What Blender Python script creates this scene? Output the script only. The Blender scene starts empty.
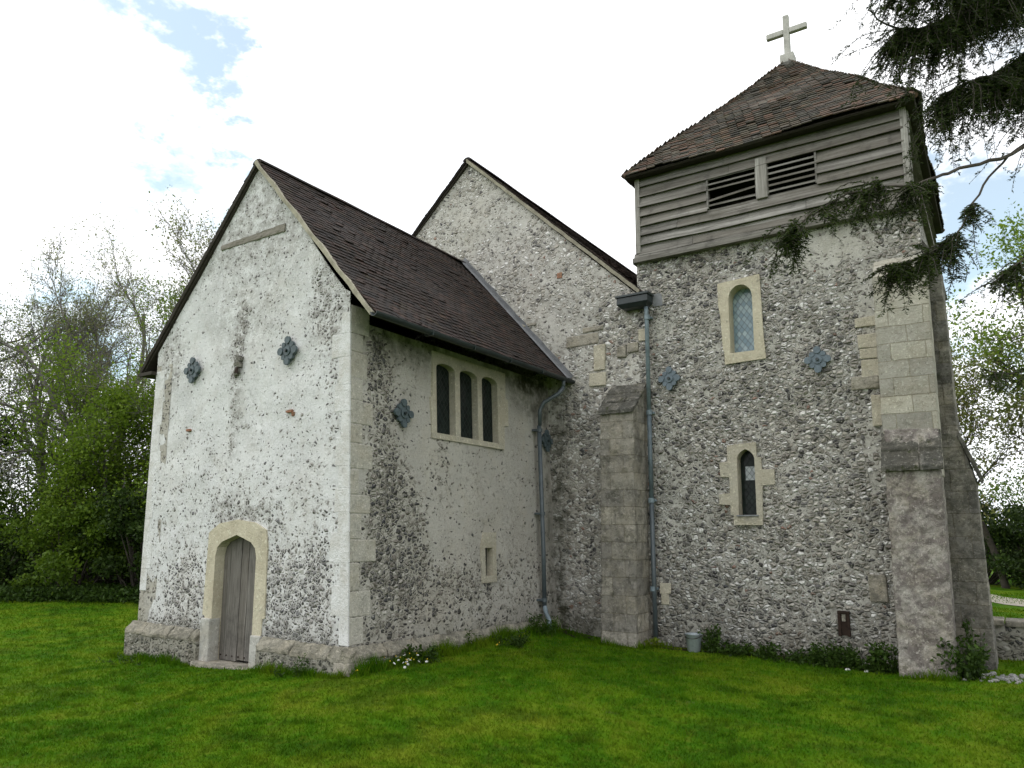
import bpy, math, random
import numpy as np
from mathutils import Vector, Matrix, noise
from mathutils.geometry import delaunay_2d_cdt

sc = bpy.context.scene
col = sc.collection
R = math.radians

# ------------------------------------------------------------------ camera
f_px, PIT, ROL, YAW, PPY = 741.958, 0.1505, 0.0050, 0.5822, 418.56
fwd = Vector((-math.sin(YAW)*math.cos(PIT), math.cos(YAW)*math.cos(PIT), math.sin(PIT)))
rgt = Vector((math.cos(YAW), math.sin(YAW), 0))
upv = rgt.cross(fwd)
cx_ = rgt*math.cos(ROL) + upv*math.sin(ROL)
cy_ = -rgt*math.sin(ROL) + upv*math.cos(ROL)
cam = bpy.data.cameras.new('camera')
cam_o = bpy.data.objects.new('camera', cam); col.objects.link(cam_o)
cam_o.matrix_world = Matrix(((cx_.x, cy_.x, -fwd.x, 6.2963), (cx_.y, cy_.y, -fwd.y, -6.1472), (cx_.z, cy_.z, -fwd.z, 1.70), (0, 0, 0, 1)))
cam.sensor_width = 36; cam.lens = f_px*36/1024; cam.shift_y = (PPY-384)/1024
cam.clip_start = 0.1; cam.clip_end = 2000
sc.camera = cam_o

# ------------------------------------------------------------------ world, sun, exposure
SUN = Vector((-0.62, -0.42, 0.66)).normalized()
w = bpy.data.worlds.new('World'); sc.world = w; w.use_nodes = True
nt = w.node_tree; nt.nodes.clear()
def N(tree, t, **k):
    n = tree.nodes.new(t)
    for a, b in k.items(): setattr(n, a, b)
    return n
out = N(nt, 'ShaderNodeOutputWorld'); mix = N(nt, 'ShaderNodeMixShader')
sky = N(nt, 'ShaderNodeTexSky', sky_type='NISHITA'); sky.sun_disc = False
sky.sun_elevation = math.asin(SUN.z); sky.sun_rotation = math.atan2(SUN.x, SUN.y)
bg = N(nt, 'ShaderNodeBackground'); bg.inputs[1].default_value = 0.15
cl = N(nt, 'ShaderNodeBackground')
tc = N(nt, 'ShaderNodeTexCoord')
nz = N(nt, 'ShaderNodeTexNoise'); nz.inputs['Scale'].default_value = 3.2; nz.inputs['Detail'].default_value = 7; nz.inputs['Roughness'].default_value = .6
mp = N(nt, 'ShaderNodeMapping'); mp.inputs['Scale'].default_value = (1, 1, 1.8); mp.inputs['Location'].default_value = (.3, .1, .0)
nt.links.new(tc.outputs['Generated'], mp.inputs[0]); nt.links.new(mp.outputs[0], nz.inputs['Vector'])
# gaps in the cloud: a base coverage plus a few openings in given directions
def gap(direction, size):   # uses wad, the direction bent by noise
    d = N(nt, 'ShaderNodeVectorMath', operation='DISTANCE')
    d.inputs[1].default_value = Vector(direction).normalized()
    nt.links.new(wad.outputs[0], d.inputs[0])
    m = N(nt, 'ShaderNodeMapRange'); m.inputs[1].default_value = 0; m.inputs[2].default_value = size
    m.inputs[3].default_value = .24; m.inputs[4].default_value = 0
    nt.links.new(d.outputs['Value'], m.inputs[0]); return m.outputs[0]
wn1 = N(nt, 'ShaderNodeTexNoise'); wn1.inputs['Scale'].default_value = 6; wn1.inputs['Detail'].default_value = 6; wn1.inputs['Roughness'].default_value = .65
nt.links.new(mp.outputs[0], wn1.inputs['Vector'])
ws = N(nt, 'ShaderNodeVectorMath', operation='SUBTRACT'); nt.links.new(wn1.outputs['Color'], ws.inputs[0]); ws.inputs[1].default_value = (.5, .5, .5)
wsc = N(nt, 'ShaderNodeVectorMath', operation='SCALE'); nt.links.new(ws.outputs[0], wsc.inputs[0]); wsc.inputs['Scale'].default_value = .42
wad = N(nt, 'ShaderNodeVectorMath', operation='ADD'); nt.links.new(tc.outputs['Generated'], wad.inputs[0]); nt.links.new(wsc.outputs[0], wad.inputs[1])
acc = nz.outputs['Fac']
for dx_, dy_, dz_, s in ((-0.694, 0.455, 0.557, 0.13), (-0.696, 0.427, 0.577, 0.12), (0.032, 0.886, 0.463, 0.2), (-0.016, 0.939, 0.343, 0.14), (0.024, 0.966, 0.256, 0.15), (-0.7, 0.508, 0.501, 0.09), (-0.782, 0.461, 0.419, 0.075), (-0.886, 0.404, 0.225, 0.22), (-0.633, 0.537, 0.557, 0.07)):
    ad = N(nt, 'ShaderNodeMath', operation='ADD'); nt.links.new(acc, ad.inputs[0]); nt.links.new(gap((dx_, dy_, dz_), s), ad.inputs[1]); acc = ad.outputs[0]
cr = N(nt, 'ShaderNodeMapRange', interpolation_type='SMOOTHSTEP'); cr.inputs[1].default_value = .58; cr.inputs[2].default_value = .80
cr.inputs[3].default_value = 1; cr.inputs[4].default_value = .30
nt.links.new(acc, cr.inputs[0])
nz2 = N(nt, 'ShaderNodeTexNoise'); nz2.inputs['Scale'].default_value = 2.2; nz2.inputs['Detail'].default_value = 5
nt.links.new(mp.outputs[0], nz2.inputs['Vector'])
cc = N(nt, 'ShaderNodeValToRGB'); cc.color_ramp.elements[0].color = (.86, .92, 1, 1); cc.color_ramp.elements[1].color = (.97, .98, 1, 1)
cc.color_ramp.elements[0].position = .3; cc.color_ramp.elements[1].position = .5
nt.links.new(nz2.outputs['Fac'], cc.inputs[0]); nt.links.new(cc.outputs[0], cl.inputs[0]); cl.inputs[1].default_value = 1.3
skm = N(nt, 'ShaderNodeMix', data_type='RGBA', blend_type='MULTIPLY'); skm.inputs[0].default_value = 1; skm.inputs[7].default_value = (.80, 1.08, 1.0, 1)
nt.links.new(sky.outputs[0], skm.inputs[6]); nt.links.new(skm.outputs[2], bg.inputs[0]); nt.links.new(cr.outputs[0], mix.inputs[0])
nt.links.new(bg.outputs[0], mix.inputs[1]); nt.links.new(cl.outputs[0], mix.inputs[2]); nt.links.new(mix.outputs[0], out.inputs[0])
sl = bpy.data.lights.new('sun', 'SUN'); sl.energy = 0.6; sl.angle = R(18); sl.color = (1, .96, .9)
so = bpy.data.objects.new('sun', sl); col.objects.link(so); so.rotation_euler = SUN.to_track_quat('Z', 'Y').to_euler()
sc.view_settings.view_transform = 'Standard'; sc.view_settings.look = 'None'; sc.view_settings.exposure = 0.36; sc.view_settings.gamma = 1
sc.cycles.max_bounces = 6; sc.cycles.transparent_max_bounces = 8

# ------------------------------------------------------------------ helpers
def tag(o, label=None, cat=None, group=None, kind=None):
    if label: o['label'] = label
    if cat: o['category'] = cat
    if group: o['group'] = group
    if kind: o['kind'] = kind
    return o
def empty(name, loc=(0, 0, 0), rz=0.0, parent=None):
    o = bpy.data.objects.new(name, None); col.objects.link(o); o.location = loc; o.rotation_euler = (0, 0, rz); o.empty_display_size = .1
    if parent: o.parent = parent
    return o
def link(name, me, mat, parent=None):
    o = bpy.data.objects.new(name, me); col.objects.link(o)
    if mat: me.materials.append(mat)
    if parent: o.parent = parent
    return o
class MB:
    def __init__(s): s.v = []; s.f = []; s.a = []; s.runs = []
    def add(s, vs, fs, attr=0.0):
        b = len(s.v); fb_ = len(s.f); s.v += [tuple(p) for p in vs]; s.f += [tuple(b+i for i in f) for f in fs]; s.runs.append((b, len(s.v), fb_, len(s.f)))
        s.a += (list(attr) if hasattr(attr, '__len__') else [attr]*len(vs))
    def box(s, lo, hi, j=0.0, rnd=None):
        x0, y0, z0 = lo; x1, y1, z1 = hi
        vs = [(x0,y0,z0),(x1,y0,z0),(x1,y1,z0),(x0,y1,z0),(x0,y0,z1),(x1,y0,z1),(x1,y1,z1),(x0,y1,z1)]
        if j: vs = [tuple(c + rnd.uniform(-j, j) for c in p) for p in vs]
        s.add(vs, [(0,3,2,1),(4,5,6,7),(0,1,5,4),(1,2,6,5),(2,3,7,6),(3,0,4,7)])
    def hexa(s, vs): s.add(vs, [(0,3,2,1),(4,5,6,7),(0,1,5,4),(1,2,6,5),(2,3,7,6),(3,0,4,7)])
    def tube(s, pts, rad, n=8, cap=True):
        pts = [Vector(p) for p in pts]; rad = list(rad) if hasattr(rad, '__len__') else [rad]*len(pts)
        b = len(s.v); t0 = (pts[1]-pts[0]).normalized(); u = t0.orthogonal().normalized(); m = len(pts)
        for i, p in enumerate(pts):
            t = (pts[min(i+1, m-1)]-pts[max(i-1, 0)]).normalized()
            u = (u - t*u.dot(t)).normalized(); vv = t.cross(u)
            for k in range(n):
                a = 2*math.pi*k/n; s.v.append(tuple(p + (u*math.cos(a)+vv*math.sin(a))*rad[i])); s.a.append(0)
        for i in range(m-1):
            for k in range(n):
                k2 = (k+1) % n; s.f.append((b+i*n+k, b+i*n+k2, b+(i+1)*n+k2, b+(i+1)*n+k))
        s.runs.append((b, len(s.v), len(s.f)-(m-1)*n, len(s.f)+(2 if cap else 0)))
        if cap:
            s.f.append(tuple(b+k for k in reversed(range(n)))); s.f.append(tuple(b+(m-1)*n+k for k in range(n)))
    def build(s, name, mat, parent=None, smooth=False, attr=None, bevel=0, noise_amp=0, noise_sc=3):
        me = bpy.data.meshes.new(name)
        if noise_amp: s.v = [tuple(Vector(p) + noise.noise_vector(Vector(p)*noise_sc)*noise_amp) for p in s.v]
        me.from_pydata(s.v, [], s.f); me.update()
        if smooth: me.polygons.foreach_set('use_smooth', [True]*len(me.polygons))
        if attr:
            at = me.attributes.new(attr, 'FLOAT', 'POINT'); at.data.foreach_set('value', s.a)
        o = link(name, me, mat, parent)
        if bevel:
            md = o.modifiers.new('bevel', 'BEVEL'); md.width = bevel; md.segments = 2; md.limit_method = 'ANGLE'
        return o
def rough(o, amt=.02, sc_=.12, lv=4):
    md = o.modifiers.new('sub', 'SUBSURF'); md.subdivision_type = 'SIMPLE'; md.levels = md.render_levels = lv
    tx = bpy.data.textures.get('chips%g' % sc_) or bpy.data.textures.new('chips%g' % sc_, 'CLOUDS'); tx.noise_scale = sc_; tx.noise_depth = 3
    md = o.modifiers.new('disp', 'DISPLACE'); md.texture = tx; md.strength = amt; md.mid_level = .5; md.texture_coords = 'GLOBAL'; return o
def build_each(mb, name, mat, parent=None, bevel=0, noise_amp=0, noise_sc=3, label=None, attr=None, smooth=False):
    out_ = []
    for (v0, v1, f0, f1) in mb.runs:
        m = MB(); m.v = mb.v[v0:v1]; m.f = [tuple(i-v0 for i in f) for f in mb.f[f0:f1]]; m.a = mb.a[v0:v1]
        o = m.build(name, mat, parent, smooth, attr, bevel, noise_amp, noise_sc)
        if label: o['label'] = label
        out_.append(o)
    return out_
def inpoly(x, y, poly):
    c = False; n = len(poly); j = n-1
    for i in range(n):
        xi, yi = poly[i]; xj, yj = poly[j]
        if (yi > y) != (yj > y) and x < (xj-xi)*(y-yi)/(yj-yi)+xi: c = not c
        j = i
    return c
def resample(loop, step):
    o = []
    for i, p in enumerate(loop):
        q = loop[(i+1) % len(loop)]; d = math.hypot(q[0]-p[0], q[1]-p[1]); n = max(1, int(d/step))
        o += [(p[0]+(q[0]-p[0])*k/n, p[1]+(q[1]-p[1])*k/n) for k in range(n)]
    return o
def panel(mb, outer, holes, mp3, d0, d1, grid=None, fattr=None, back=False):
    """flat shape with holes: front face at depth d0, rims back to depth d1; mp3(u, z, d) -> point"""
    if grid: outer = resample(outer, grid)
    loops = [outer] + holes; co = []; ed = []
    for lp in loops:
        b = len(co); co += lp; ed += [(b+i, b+(i+1) % len(lp)) for i in range(len(lp))]
    if grid:
        us = [p[0] for p in outer]; zs = [p[1] for p in outer]
        u = min(us)+grid/2
        while u < max(us):
            z = min(zs)+grid/2
            while z < max(zs):
                if inpoly(u, z, outer) and not any(inpoly(u, z, h) for h in holes): co.append((u, z))
                z += grid
            u += grid
    V, E_, F, *_ = delaunay_2d_cdt([Vector(c) for c in co], ed, [], 0, 1e-5)
    fs = []
    for f in F:
        c = sum((V[i] for i in f), Vector((0, 0)))/len(f)
        if inpoly(c.x, c.y, outer) and not any(inpoly(c.x, c.y, h) for h in holes): fs.append(tuple(f))
    P = [mp3(v.x, v.y, d0) for v in V]
    # orientation: the front must look away from increasing depth
    dn = Vector(mp3(outer[0][0], outer[0][1], d1)) - Vector(mp3(outer[0][0], outer[0][1], d0))
    f = fs[0]; nrm = (Vector(P[f[1]])-Vector(P[f[0]])).cross(Vector(P[f[2]])-Vector(P[f[0]]))
    if nrm.dot(dn) > 0: fs = [tuple(reversed(f)) for f in fs]
    mb.add(P, fs, [fattr(v.x, v.y) for v in V] if fattr else 0.0)
    if back: mb.add([mp3(v.x, v.y, d1) for v in V], [tuple(reversed(f)) for f in fs])
    for lp in loops:
        n = len(lp); vs = [mp3(p[0], p[1], d0) for p in lp]+[mp3(p[0], p[1], d1) for p in lp]
        area = sum(lp[i][0]*lp[(i+1) % n][1]-lp[(i+1) % n][0]*lp[i][1] for i in range(n))
        q = [(i, (i+1) % n, n+(i+1) % n, n+i) for i in range(n)]
        mb.add(vs, q, [fattr(*p) for p in lp]*2 if fattr else 0.0)
def arch(u0, u1, z0, zs, zt, n=8, pointed=0.0):
    """opening outline: jambs u0/u1, sill z0, springing zs, crown zt"""
    c = (u0+u1)/2; h = (u1-u0)/2; L = [(u0, z0), (u1, z0), (u1, zs)]
    for k in range(1, n):
        a = math.pi*k/n; x = math.cos(a); y = math.sin(a)
        if pointed: y = y*(1-pointed)+pointed*(1-abs(x))
        L.append((c+h*x, zs+(zt-zs)*y))
    L.append((u0, zs)); return L
def smooth01(a, b, x):
    t = min(1, max(0, (x-a)/(b-a))); return t*t*(3-2*t)
def blob(u, z, cu, cz, ru, rz, p=1.0):
    d = math.hypot((u-cu)/ru, (z-cz)/rz); return p*(1-smooth01(.45, 1.15, d))
def nz3(x, y, z, s): return noise.noise(Vector((x*s, y*s, z*s)))

# ------------------------------------------------------------------ materials
def newmat(name):
    m = bpy.data.materials.new(name); m.use_nodes = True; t = m.node_tree
    p = t.nodes['Principled BSDF']; return m, t, p
def sock(t, v, s):
    if hasattr(v, 'links') or isinstance(v, bpy.types.NodeSocket): t.links.new(v, s)
    else: s.default_value = v
def mth(t, op, a, b=None, clamp=False):
    n = N(t, 'ShaderNodeMath', operation=op, use_clamp=clamp); sock(t, a, n.inputs[0])
    if b is not None: sock(t, b, n.inputs[1])
    return n.outputs[0]
def rng(t, v, a, b, c=0.0, d=1.0, sm=True):
    n = N(t, 'ShaderNodeMapRange', interpolation_type='SMOOTHSTEP' if sm else 'LINEAR')
    for i, x in enumerate((v, a, b, c, d)): sock(t, x, n.inputs[i])
    return n.outputs[0]
def mixc(t, f, a, b, mode='MIX'):
    n = N(t, 'ShaderNodeMix', data_type='RGBA', blend_type=mode)
    sock(t, f, n.inputs[0])
    for v, i in ((a, 6), (b, 7)):
        if isinstance(v, tuple): n.inputs[i].default_value = (v+(1,))[:4]
        else: t.links.new(v, n.inputs[i])
    return n.outputs[2]
def ramp(t, v, stops, const=False):
    n = N(t, 'ShaderNodeValToRGB'); r = n.color_ramp; r.interpolation = 'CONSTANT' if const else 'LINEAR'
    while len(r.elements) < len(stops): r.elements.new(.5)
    for e, (p, c) in zip(r.elements, stops): e.position = p; e.color = (c+(1,))[:4] if len(c) == 3 else c
    sock(t, v, n.inputs[0]); return n.outputs[0]
def nse(t, vec, s, det=4, rough=.55, out='Fac', dist=0):
    n = N(t, 'ShaderNodeTexNoise'); n.inputs['Scale'].default_value = s; n.inputs['Detail'].default_value = det; n.inputs['Roughness'].default_value = rough
    n.inputs['Distortion'].default_value = dist
    if vec: t.links.new(vec, n.inputs['Vector'])
    return n.outputs[out]
def objc(t, scale=(1, 1, 1), rot=(0, 0, 0)):
    c = N(t, 'ShaderNodeTexCoord'); m = N(t, 'ShaderNodeMapping'); m.inputs['Scale'].default_value = scale; m.inputs['Rotation'].default_value = rot
    t.links.new(c.outputs['Object'], m.inputs[0]); return m.outputs[0]
def bump(t, p, h, s=.5, d=.01):
    b = N(t, 'ShaderNodeBump'); b.inputs['Strength'].default_value = s; b.inputs['Distance'].default_value = d
    t.links.new(h, b.inputs['Height']); t.links.new(b.outputs[0], p.inputs['Normal'])
def island(t):
    return N(t, 'ShaderNodeNewGeometry').outputs['Random Per Island']

def flint_mat(name, plaster, mortar, stones, scale=13, rowz=1.45, tint=(.5, .45, .35), bumps=.9, dropout=.0):
    m, t, p = newmat(name)
    c0 = objc(t)
    dn = N(t, 'ShaderNodeTexNoise'); dn.inputs['Scale'].default_value = 9; dn.inputs['Detail'].default_value = 2; t.links.new(c0, dn.inputs['Vector'])
    sub = N(t, 'ShaderNodeVectorMath', operation='SUBTRACT'); t.links.new(dn.outputs['Color'], sub.inputs[0]); sub.inputs[1].default_value = (.5, .5, .5)
    scv = N(t, 'ShaderNodeVectorMath', operation='SCALE'); t.links.new(sub.outputs[0], scv.inputs[0]); scv.inputs['Scale'].default_value = .09
    ad = N(t, 'ShaderNodeVectorMath', operation='ADD'); t.links.new(c0, ad.inputs[0]); t.links.new(scv.outputs[0], ad.inputs[1])
    mp_ = N(t, 'ShaderNodeMapping'); mp_.inputs['Scale'].default_value = (scale, scale, scale*rowz); t.links.new(ad.outputs[0], mp_.inputs[0])
    ve = N(t, 'ShaderNodeTexVoronoi', feature='DISTANCE_TO_EDGE'); ve.inputs['Scale'].default_value = 1; t.links.new(mp_.outputs[0], ve.inputs['Vector'])
    vc = N(t, 'ShaderNodeTexVoronoi', feature='F1'); vc.inputs['Scale'].default_value = 1; t.links.new(mp_.outputs[0], vc.inputs['Vector'])
    sep = N(t, 'ShaderNodeSeparateColor'); t.links.new(vc.outputs['Color'], sep.inputs[0])
    r1, r2, r3 = sep.outputs[0], sep.outputs[1], sep.outputs[2]
    at = N(t, 'ShaderNodeAttribute', attribute_name='flint')
    big = nse(t, c0, 1.6, 6, .65); med = nse(t, c0, 7, 5, .6); fine = nse(t, c0, 60, 4, .6); vfine = nse(t, c0, 160, 2, .6)
    e = mth(t, 'ADD', at.outputs['Fac'], mth(t, 'MULTIPLY', mth(t, 'SUBTRACT', big, .5), .7))
    e = mth(t, 'ADD', e, mth(t, 'MULTIPLY', mth(t, 'SUBTRACT', med, .5), .9))
    e = mth(t, 'ADD', e, mth(t, 'MULTIPLY', mth(t, 'SUBTRACT', r3, .5), .75), )
    thr = rng(t, e, -.05, .95, .40, .035, sm=False)
    edge = mth(t, 'ADD', ve.outputs['Distance'], mth(t, 'MULTIPLY', mth(t, 'SUBTRACT', fine, .5), .10))
    stone = rng(t, mth(t, 'SUBTRACT', edge, thr), 0.0, .05)
    sc_ = ramp(t, r1, stones, const=True)
    sc_ = mixc(t, mth(t, 'MULTIPLY', r2, .5), sc_, mixc(t, .5, sc_, (.30, .27, .22)))
    # white cortex patches and dark knapped hearts inside single stones
    sc_ = mixc(t, rng(t, nse(t, c0, 38, 3, .6), .56, .66), sc_, (.50, .48, .42))
    sc_ = mixc(t, rng(t, nse(t, c0, 47, 3, .6), .63, .70), sc_, (.06, .06, .065))
    pl = mixc(t, rng(t, big, .35, .65), plaster, tuple(x*.86 for x in plaster))
    pl = mixc(t, mth(t, 'MULTIPLY', rng(t, nse(t, c0, 2.2, 8, .75, dist=.8), .47, .66), .8), pl, tint)
    pl = mixc(t, mth(t, 'MULTIPLY', rng(t, nse(t, c0, 16, 4, .7), .52, .62), rng(t, nse(t, c0, 1.9, 4, .6), .45, .6)), pl, tuple(x*.68 for x in plaster))
    pl = mixc(t, mth(t, 'MULTIPLY', rng(t, nse(t, c0, 22, 5, .75), .55, .75), .55), pl, tuple(x*.55 for x in plaster))
    pl = mixc(t, mth(t, 'MULTIPLY', rng(t, mth(t, 'ADD', mth(t, 'MULTIPLY', nse(t, c0, 45, 3, .8), .6), mth(t, 'MULTIPLY', nse(t, c0, 1.3, 4, .6), .4)), .50, .60), .5), pl, tuple(x*.62 for x in plaster))
    mo = mixc(t, rng(t, med, .35, .65), mortar, tuple(x*.7 for x in mortar))
    base = mixc(t, rng(t, e, .25, .75), pl, mo)
    colr = mixc(t, stone, base, sc_)
    sp = N(t, 'ShaderNodeSeparateXYZ'); t.links.new(c0, sp.inputs[0])
    damp = mth(t, 'MULTIPLY', rng(t, mth(t, 'ADD', sp.outputs['Z'], mth(t, 'MULTIPLY', mth(t, 'SUBTRACT', big, .5), 1.2)), .1, .75, 1, 0), .6)
    colr = mixc(t, damp, colr, mixc(t, .62, colr, (.07, .075, .035)))
    # green algae and dirt carried by the 'algae' attribute (leaking gutters, joints)
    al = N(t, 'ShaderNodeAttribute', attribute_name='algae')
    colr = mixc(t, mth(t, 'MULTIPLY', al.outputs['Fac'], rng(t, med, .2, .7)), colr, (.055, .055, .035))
    so_ = N(t, 'ShaderNodeAttribute', attribute_name='soot')
    colr = mixc(t, mth(t, 'MULTIPLY', so_.outputs['Fac'], rng(t, mth(t, 'ADD', mth(t, 'MULTIPLY', med, .5), mth(t, 'MULTIPLY', nse(t, c0, 30, 5, .8), .5)), .42, .56)), colr, (.25, .235, .215))
    tintn = nse(t, c0, .9, 5, .65)
    colr = mixc(t, mth(t, 'MULTIPLY', rng(t, tintn, .45, .7), .2), colr, mixc(t, 1.0, colr, (.78, .70, .60), 'MULTIPLY'))
    t.links.new(colr, p.inputs['Base Color'])
    rough = rng(t, stone, 0, 1, .95, .6); t.links.new(rough, p.inputs['Roughness']); p.inputs['Specular IOR Level'].default_value = .3
    dome = mth(t, 'MULTIPLY', mth(t, 'SUBTRACT', ve.outputs['Distance'], thr, True), 2.2)
    dome = mth(t, 'MULTIPLY', dome, mth(t, 'ADD', r2, .5))
    h = mth(t, 'ADD', mth(t, 'MULTIPLY', stone, .45), dome)
    h = mth(t, 'ADD', h, mth(t, 'MULTIPLY', fine, .25)); h = mth(t, 'ADD', h, mth(t, 'MULTIPLY', vfine, .12)); h = mth(t, 'ADD', h, mth(t, 'MULTIPLY', med, .5))
    bump(t, p, h, bumps, .03)
    return m
F_tower = [(0, (.06, .06, .066)), (.09, (.15, .145, .14)), (.20, (.26, .24, .21)), (.35, (.36, .335, .29)), (.50, (.46, .43, .375)), (.64, (.58, .555, .50)), (.77, (.76, .75, .72)), (.985, (.28, .17, .13))]
F_gable = [(0, (.07, .072, .08)), (.25, (.15, .15, .155)), (.5, (.26, .25, .24)), (.7, (.40, .385, .36)), (.86, (.56, .55, .52))]
F_side = [(0, (.045, .045, .05)), (.3, (.10, .10, .10)), (.5, (.2, .18, .155)), (.7, (.33, .31, .27)), (.86, (.5, .48, .43))]
M = {}
M['gable'] = flint_mat('limewashed_flint', (.73, .735, .73), (.62, .61, .59), F_gable, 19, 1.2, (.60, .59, .57), 1.1)
M['side'] = flint_mat('rendered_flint', (.47, .45, .405), (.38, .36, .31), F_side, 15.5, 1.3, (.44, .41, .35), 1.1)
M['tower'] = flint_mat('coursed_flint', (.54, .525, .475), (.42, .405, .365), F_tower, 15, 1.35, (.42, .40, .34), 1.3)
M['nave'] = flint_mat('pale_flint', (.56, .545, .50), (.44, .42, .38), F_tower, 14, 1.35, (.46, .44, .39), .9)

def stone_mat(name, base, lichen=(.16, .155, .14), amount=.45, var=.25, moss=0.0, joints=None):
    m, t, p = newmat(name); c0 = objc(t)
    isl = island(t)
    b = mixc(t, mth(t, 'MULTIPLY', isl, var*2), base, tuple(x*y for x, y in zip(base, (.72, .74, .78))))
    b = mixc(t, rng(t, nse(t, c0, 3, 6, .65), .4, .65), b, mixc(t, .35, b, (.32, .27, .18)))
    b = mixc(t, mth(t, 'MULTIPLY', rng(t, nse(t, c0, 5.5, 8, .75, dist=.4), .62-.3*amount, .80-.25*amount), .8), b, lichen)
    b = mixc(t, mth(t, 'MULTIPLY', rng(t, nse(t, c0, 26, 6, .8), .54, .66), .75), b, tuple(min(.8, x*1.55) for x in base))
    b = mixc(t, mth(t, 'MULTIPLY', rng(t, nse(t, c0, 14, 6, .8), .60-.08*amount, .68), .65), b, tuple(x*.5 for x in lichen))
    b = mixc(t, mth(t, 'MULTIPLY', rng(t, nse(t, c0, 55, 4, .7), .58, .68), .6), b, tuple(x*.4 for x in lichen))
    if moss: b = mixc(t, mth(t, 'MULTIPLY', rng(t, nse(t, c0, 6, 6, .8), .58, .64), moss), b, (.035, .045, .015))
    h = mth(t, 'ADD', mth(t, 'ADD', nse(t, c0, 25, 6, .75), mth(t, 'MULTIPLY', nse(t, c0, 5, 3, .6), 1.2)), mth(t, 'MULTIPLY', nse(t, c0, 110, 3, .6), .4))
    if joints:
        jw, jh = joints
        br = N(t, 'ShaderNodeTexBrick'); sx = N(t, 'ShaderNodeSeparateXYZ'); cb = N(t, 'ShaderNodeCombineXYZ'); t.links.new(c0, sx.inputs[0])
        t.links.new(mth(t, 'ADD', sx.outputs[0], sx.outputs[1]), cb.inputs[0])
        t.links.new(mth(t, 'ADD', sx.outputs[2], mth(t, 'MULTIPLY', nse(t, c0, 2.5, 2), .03)), cb.inputs[1])
        t.links.new(cb.outputs[0], br.inputs['Vector']); br.inputs['Scale'].default_value = 1; br.inputs['Brick Width'].default_value = jw; br.inputs['Row Height'].default_value = jh
        br.inputs['Mortar Size'].default_value = .006; br.inputs['Mortar Smooth'].default_value = .4; br.inputs['Bias'].default_value = 0
        br.inputs['Color1'].default_value = (1, 1, 1, 1); br.inputs['Color2'].default_value = (.55, .56, .60, 1); br.inputs['Mortar'].default_value = (.6, .58, .52, 1)
        b = mixc(t, .8, b, br.outputs['Color'], 'MULTIPLY')
        h = mth(t, 'SUBTRACT', h, mth(t, 'MULTIPLY', br.outputs['Fac'], .8))
    t.links.new(b, p.inputs['Base Color']); p.inputs['Roughness'].default_value = .92; p.inputs['Specular IOR Level'].default_value = .2
    bump(t, p, h, 1.0, .018); return m
M['cream'] = stone_mat('cream_limestone', (.54, .495, .39), (.30, .29, .25), .35, .3)
M['doorstone'] = stone_mat('ochre_limestone', (.60, .545, .41), (.36, .33, .27), .25, .2)
M['white'] = stone_mat('limewashed_quoin', (.73, .73, .72), (.60, .595, .575), .3, .05)
M['grey'] = stone_mat('weathered_limestone', (.38, .35, .29), (.13, .125, .105), .62, .35, moss=.5)
M['butt'] = stone_mat('lichened_ashlar', (.40, .37, .31), (.16, .15, .125), .62, .3, moss=.4, joints=(.42, .26))
M['ashlar'] = stone_mat('pale_ashlar', (.54, .51, .425), (.26, .245, .20), .3, .3, joints=(.40, .23))
M['rubble'] = stone_mat('lichened_render', (.40, .375, .335), (.12, .10, .095), .85, .3, moss=.4)
M['rubble'].name = 'lichened_render'
M['rubble2'] = stone_mat('dark_lichened_rubble', (.33, .31, .265), (.12, .115, .095), .75, .3, moss=.4, joints=(.36, .28))
M['slabs'] = stone_mat('mossy_weathering_slab', (.25, .24, .21), (.045, .045, .038), 1.1, .3, moss=.9)
M['sidequoin'] = stone_mat('greyed_quoin_limestone', (.50, .475, .41), (.32, .31, .27), .5, .3)
M['grey2'] = stone_mat('pale_grey_limestone', (.50, .49, .45), (.28, .27, .245), .45, .2)
M['brick'] = stone_mat('old_red_brick', (.34, .16, .10), (.2, .12, .09), .3, .4)
M['plinth'] = stone_mat('plinth_limestone', (.36, .335, .27), (.13, .125, .10), .75, .3, moss=.6)

def tile_mat(name, cols, lich=(.24, .23, .18), amt=.3):
    m, t, p = newmat(name); c0 = objc(t); isl = island(t)
    n = len(cols); b = ramp(t, isl, [(i/n, c) for i, c in enumerate(cols)], True)
    b = mixc(t, rng(t, nse(t, c0, 1.4, 5, .6), .35, .7), b, mixc(t, .45, b, tuple(x*.6 for x in cols[0])))
    b = mixc(t, mth(t, 'MULTIPLY', rng(t, nse(t, c0, 3.2, 5, .7), .54, .66), amt), b, mixc(t, isl, (.17, .075, .055), (.11, .10, .05)))
    b = mixc(t, mth(t, 'MULTIPLY', rng(t, nse(t, c0, 9, 7, .8), .66-.2*amt, .78-.1*amt), amt*1.6, True), b, lich)
    b = mixc(t, mth(t, 'MULTIPLY', rng(t, nse(t, c0, 40, 4, .7), .5, .7), .35), b, tuple(x*.45 for x in cols[0]))
    t.links.new(b, p.inputs['Base Color']); p.inputs['Roughness'].default_value = .85; p.inputs['Specular IOR Level'].default_value = .25
    bump(t, p, nse(t, c0, 70, 4, .7), .5, .006); return m
M['tile'] = tile_mat('dark_clay_tile', [(.040, .028, .024), (.030, .024, .021), (.052, .033, .026), (.026, .022, .020), (.044, .034, .029), (.036, .026, .020)], (.075, .072, .055), .2)
M['tile_tower'] = tile_mat('weathered_clay_tile', [(.075, .064, .050), (.095, .068, .050), (.060, .054, .044), (.10, .082, .058), (.135, .082, .058), (.080, .075, .058), (.045, .042, .036)], (.21, .205, .165), .62)

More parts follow.
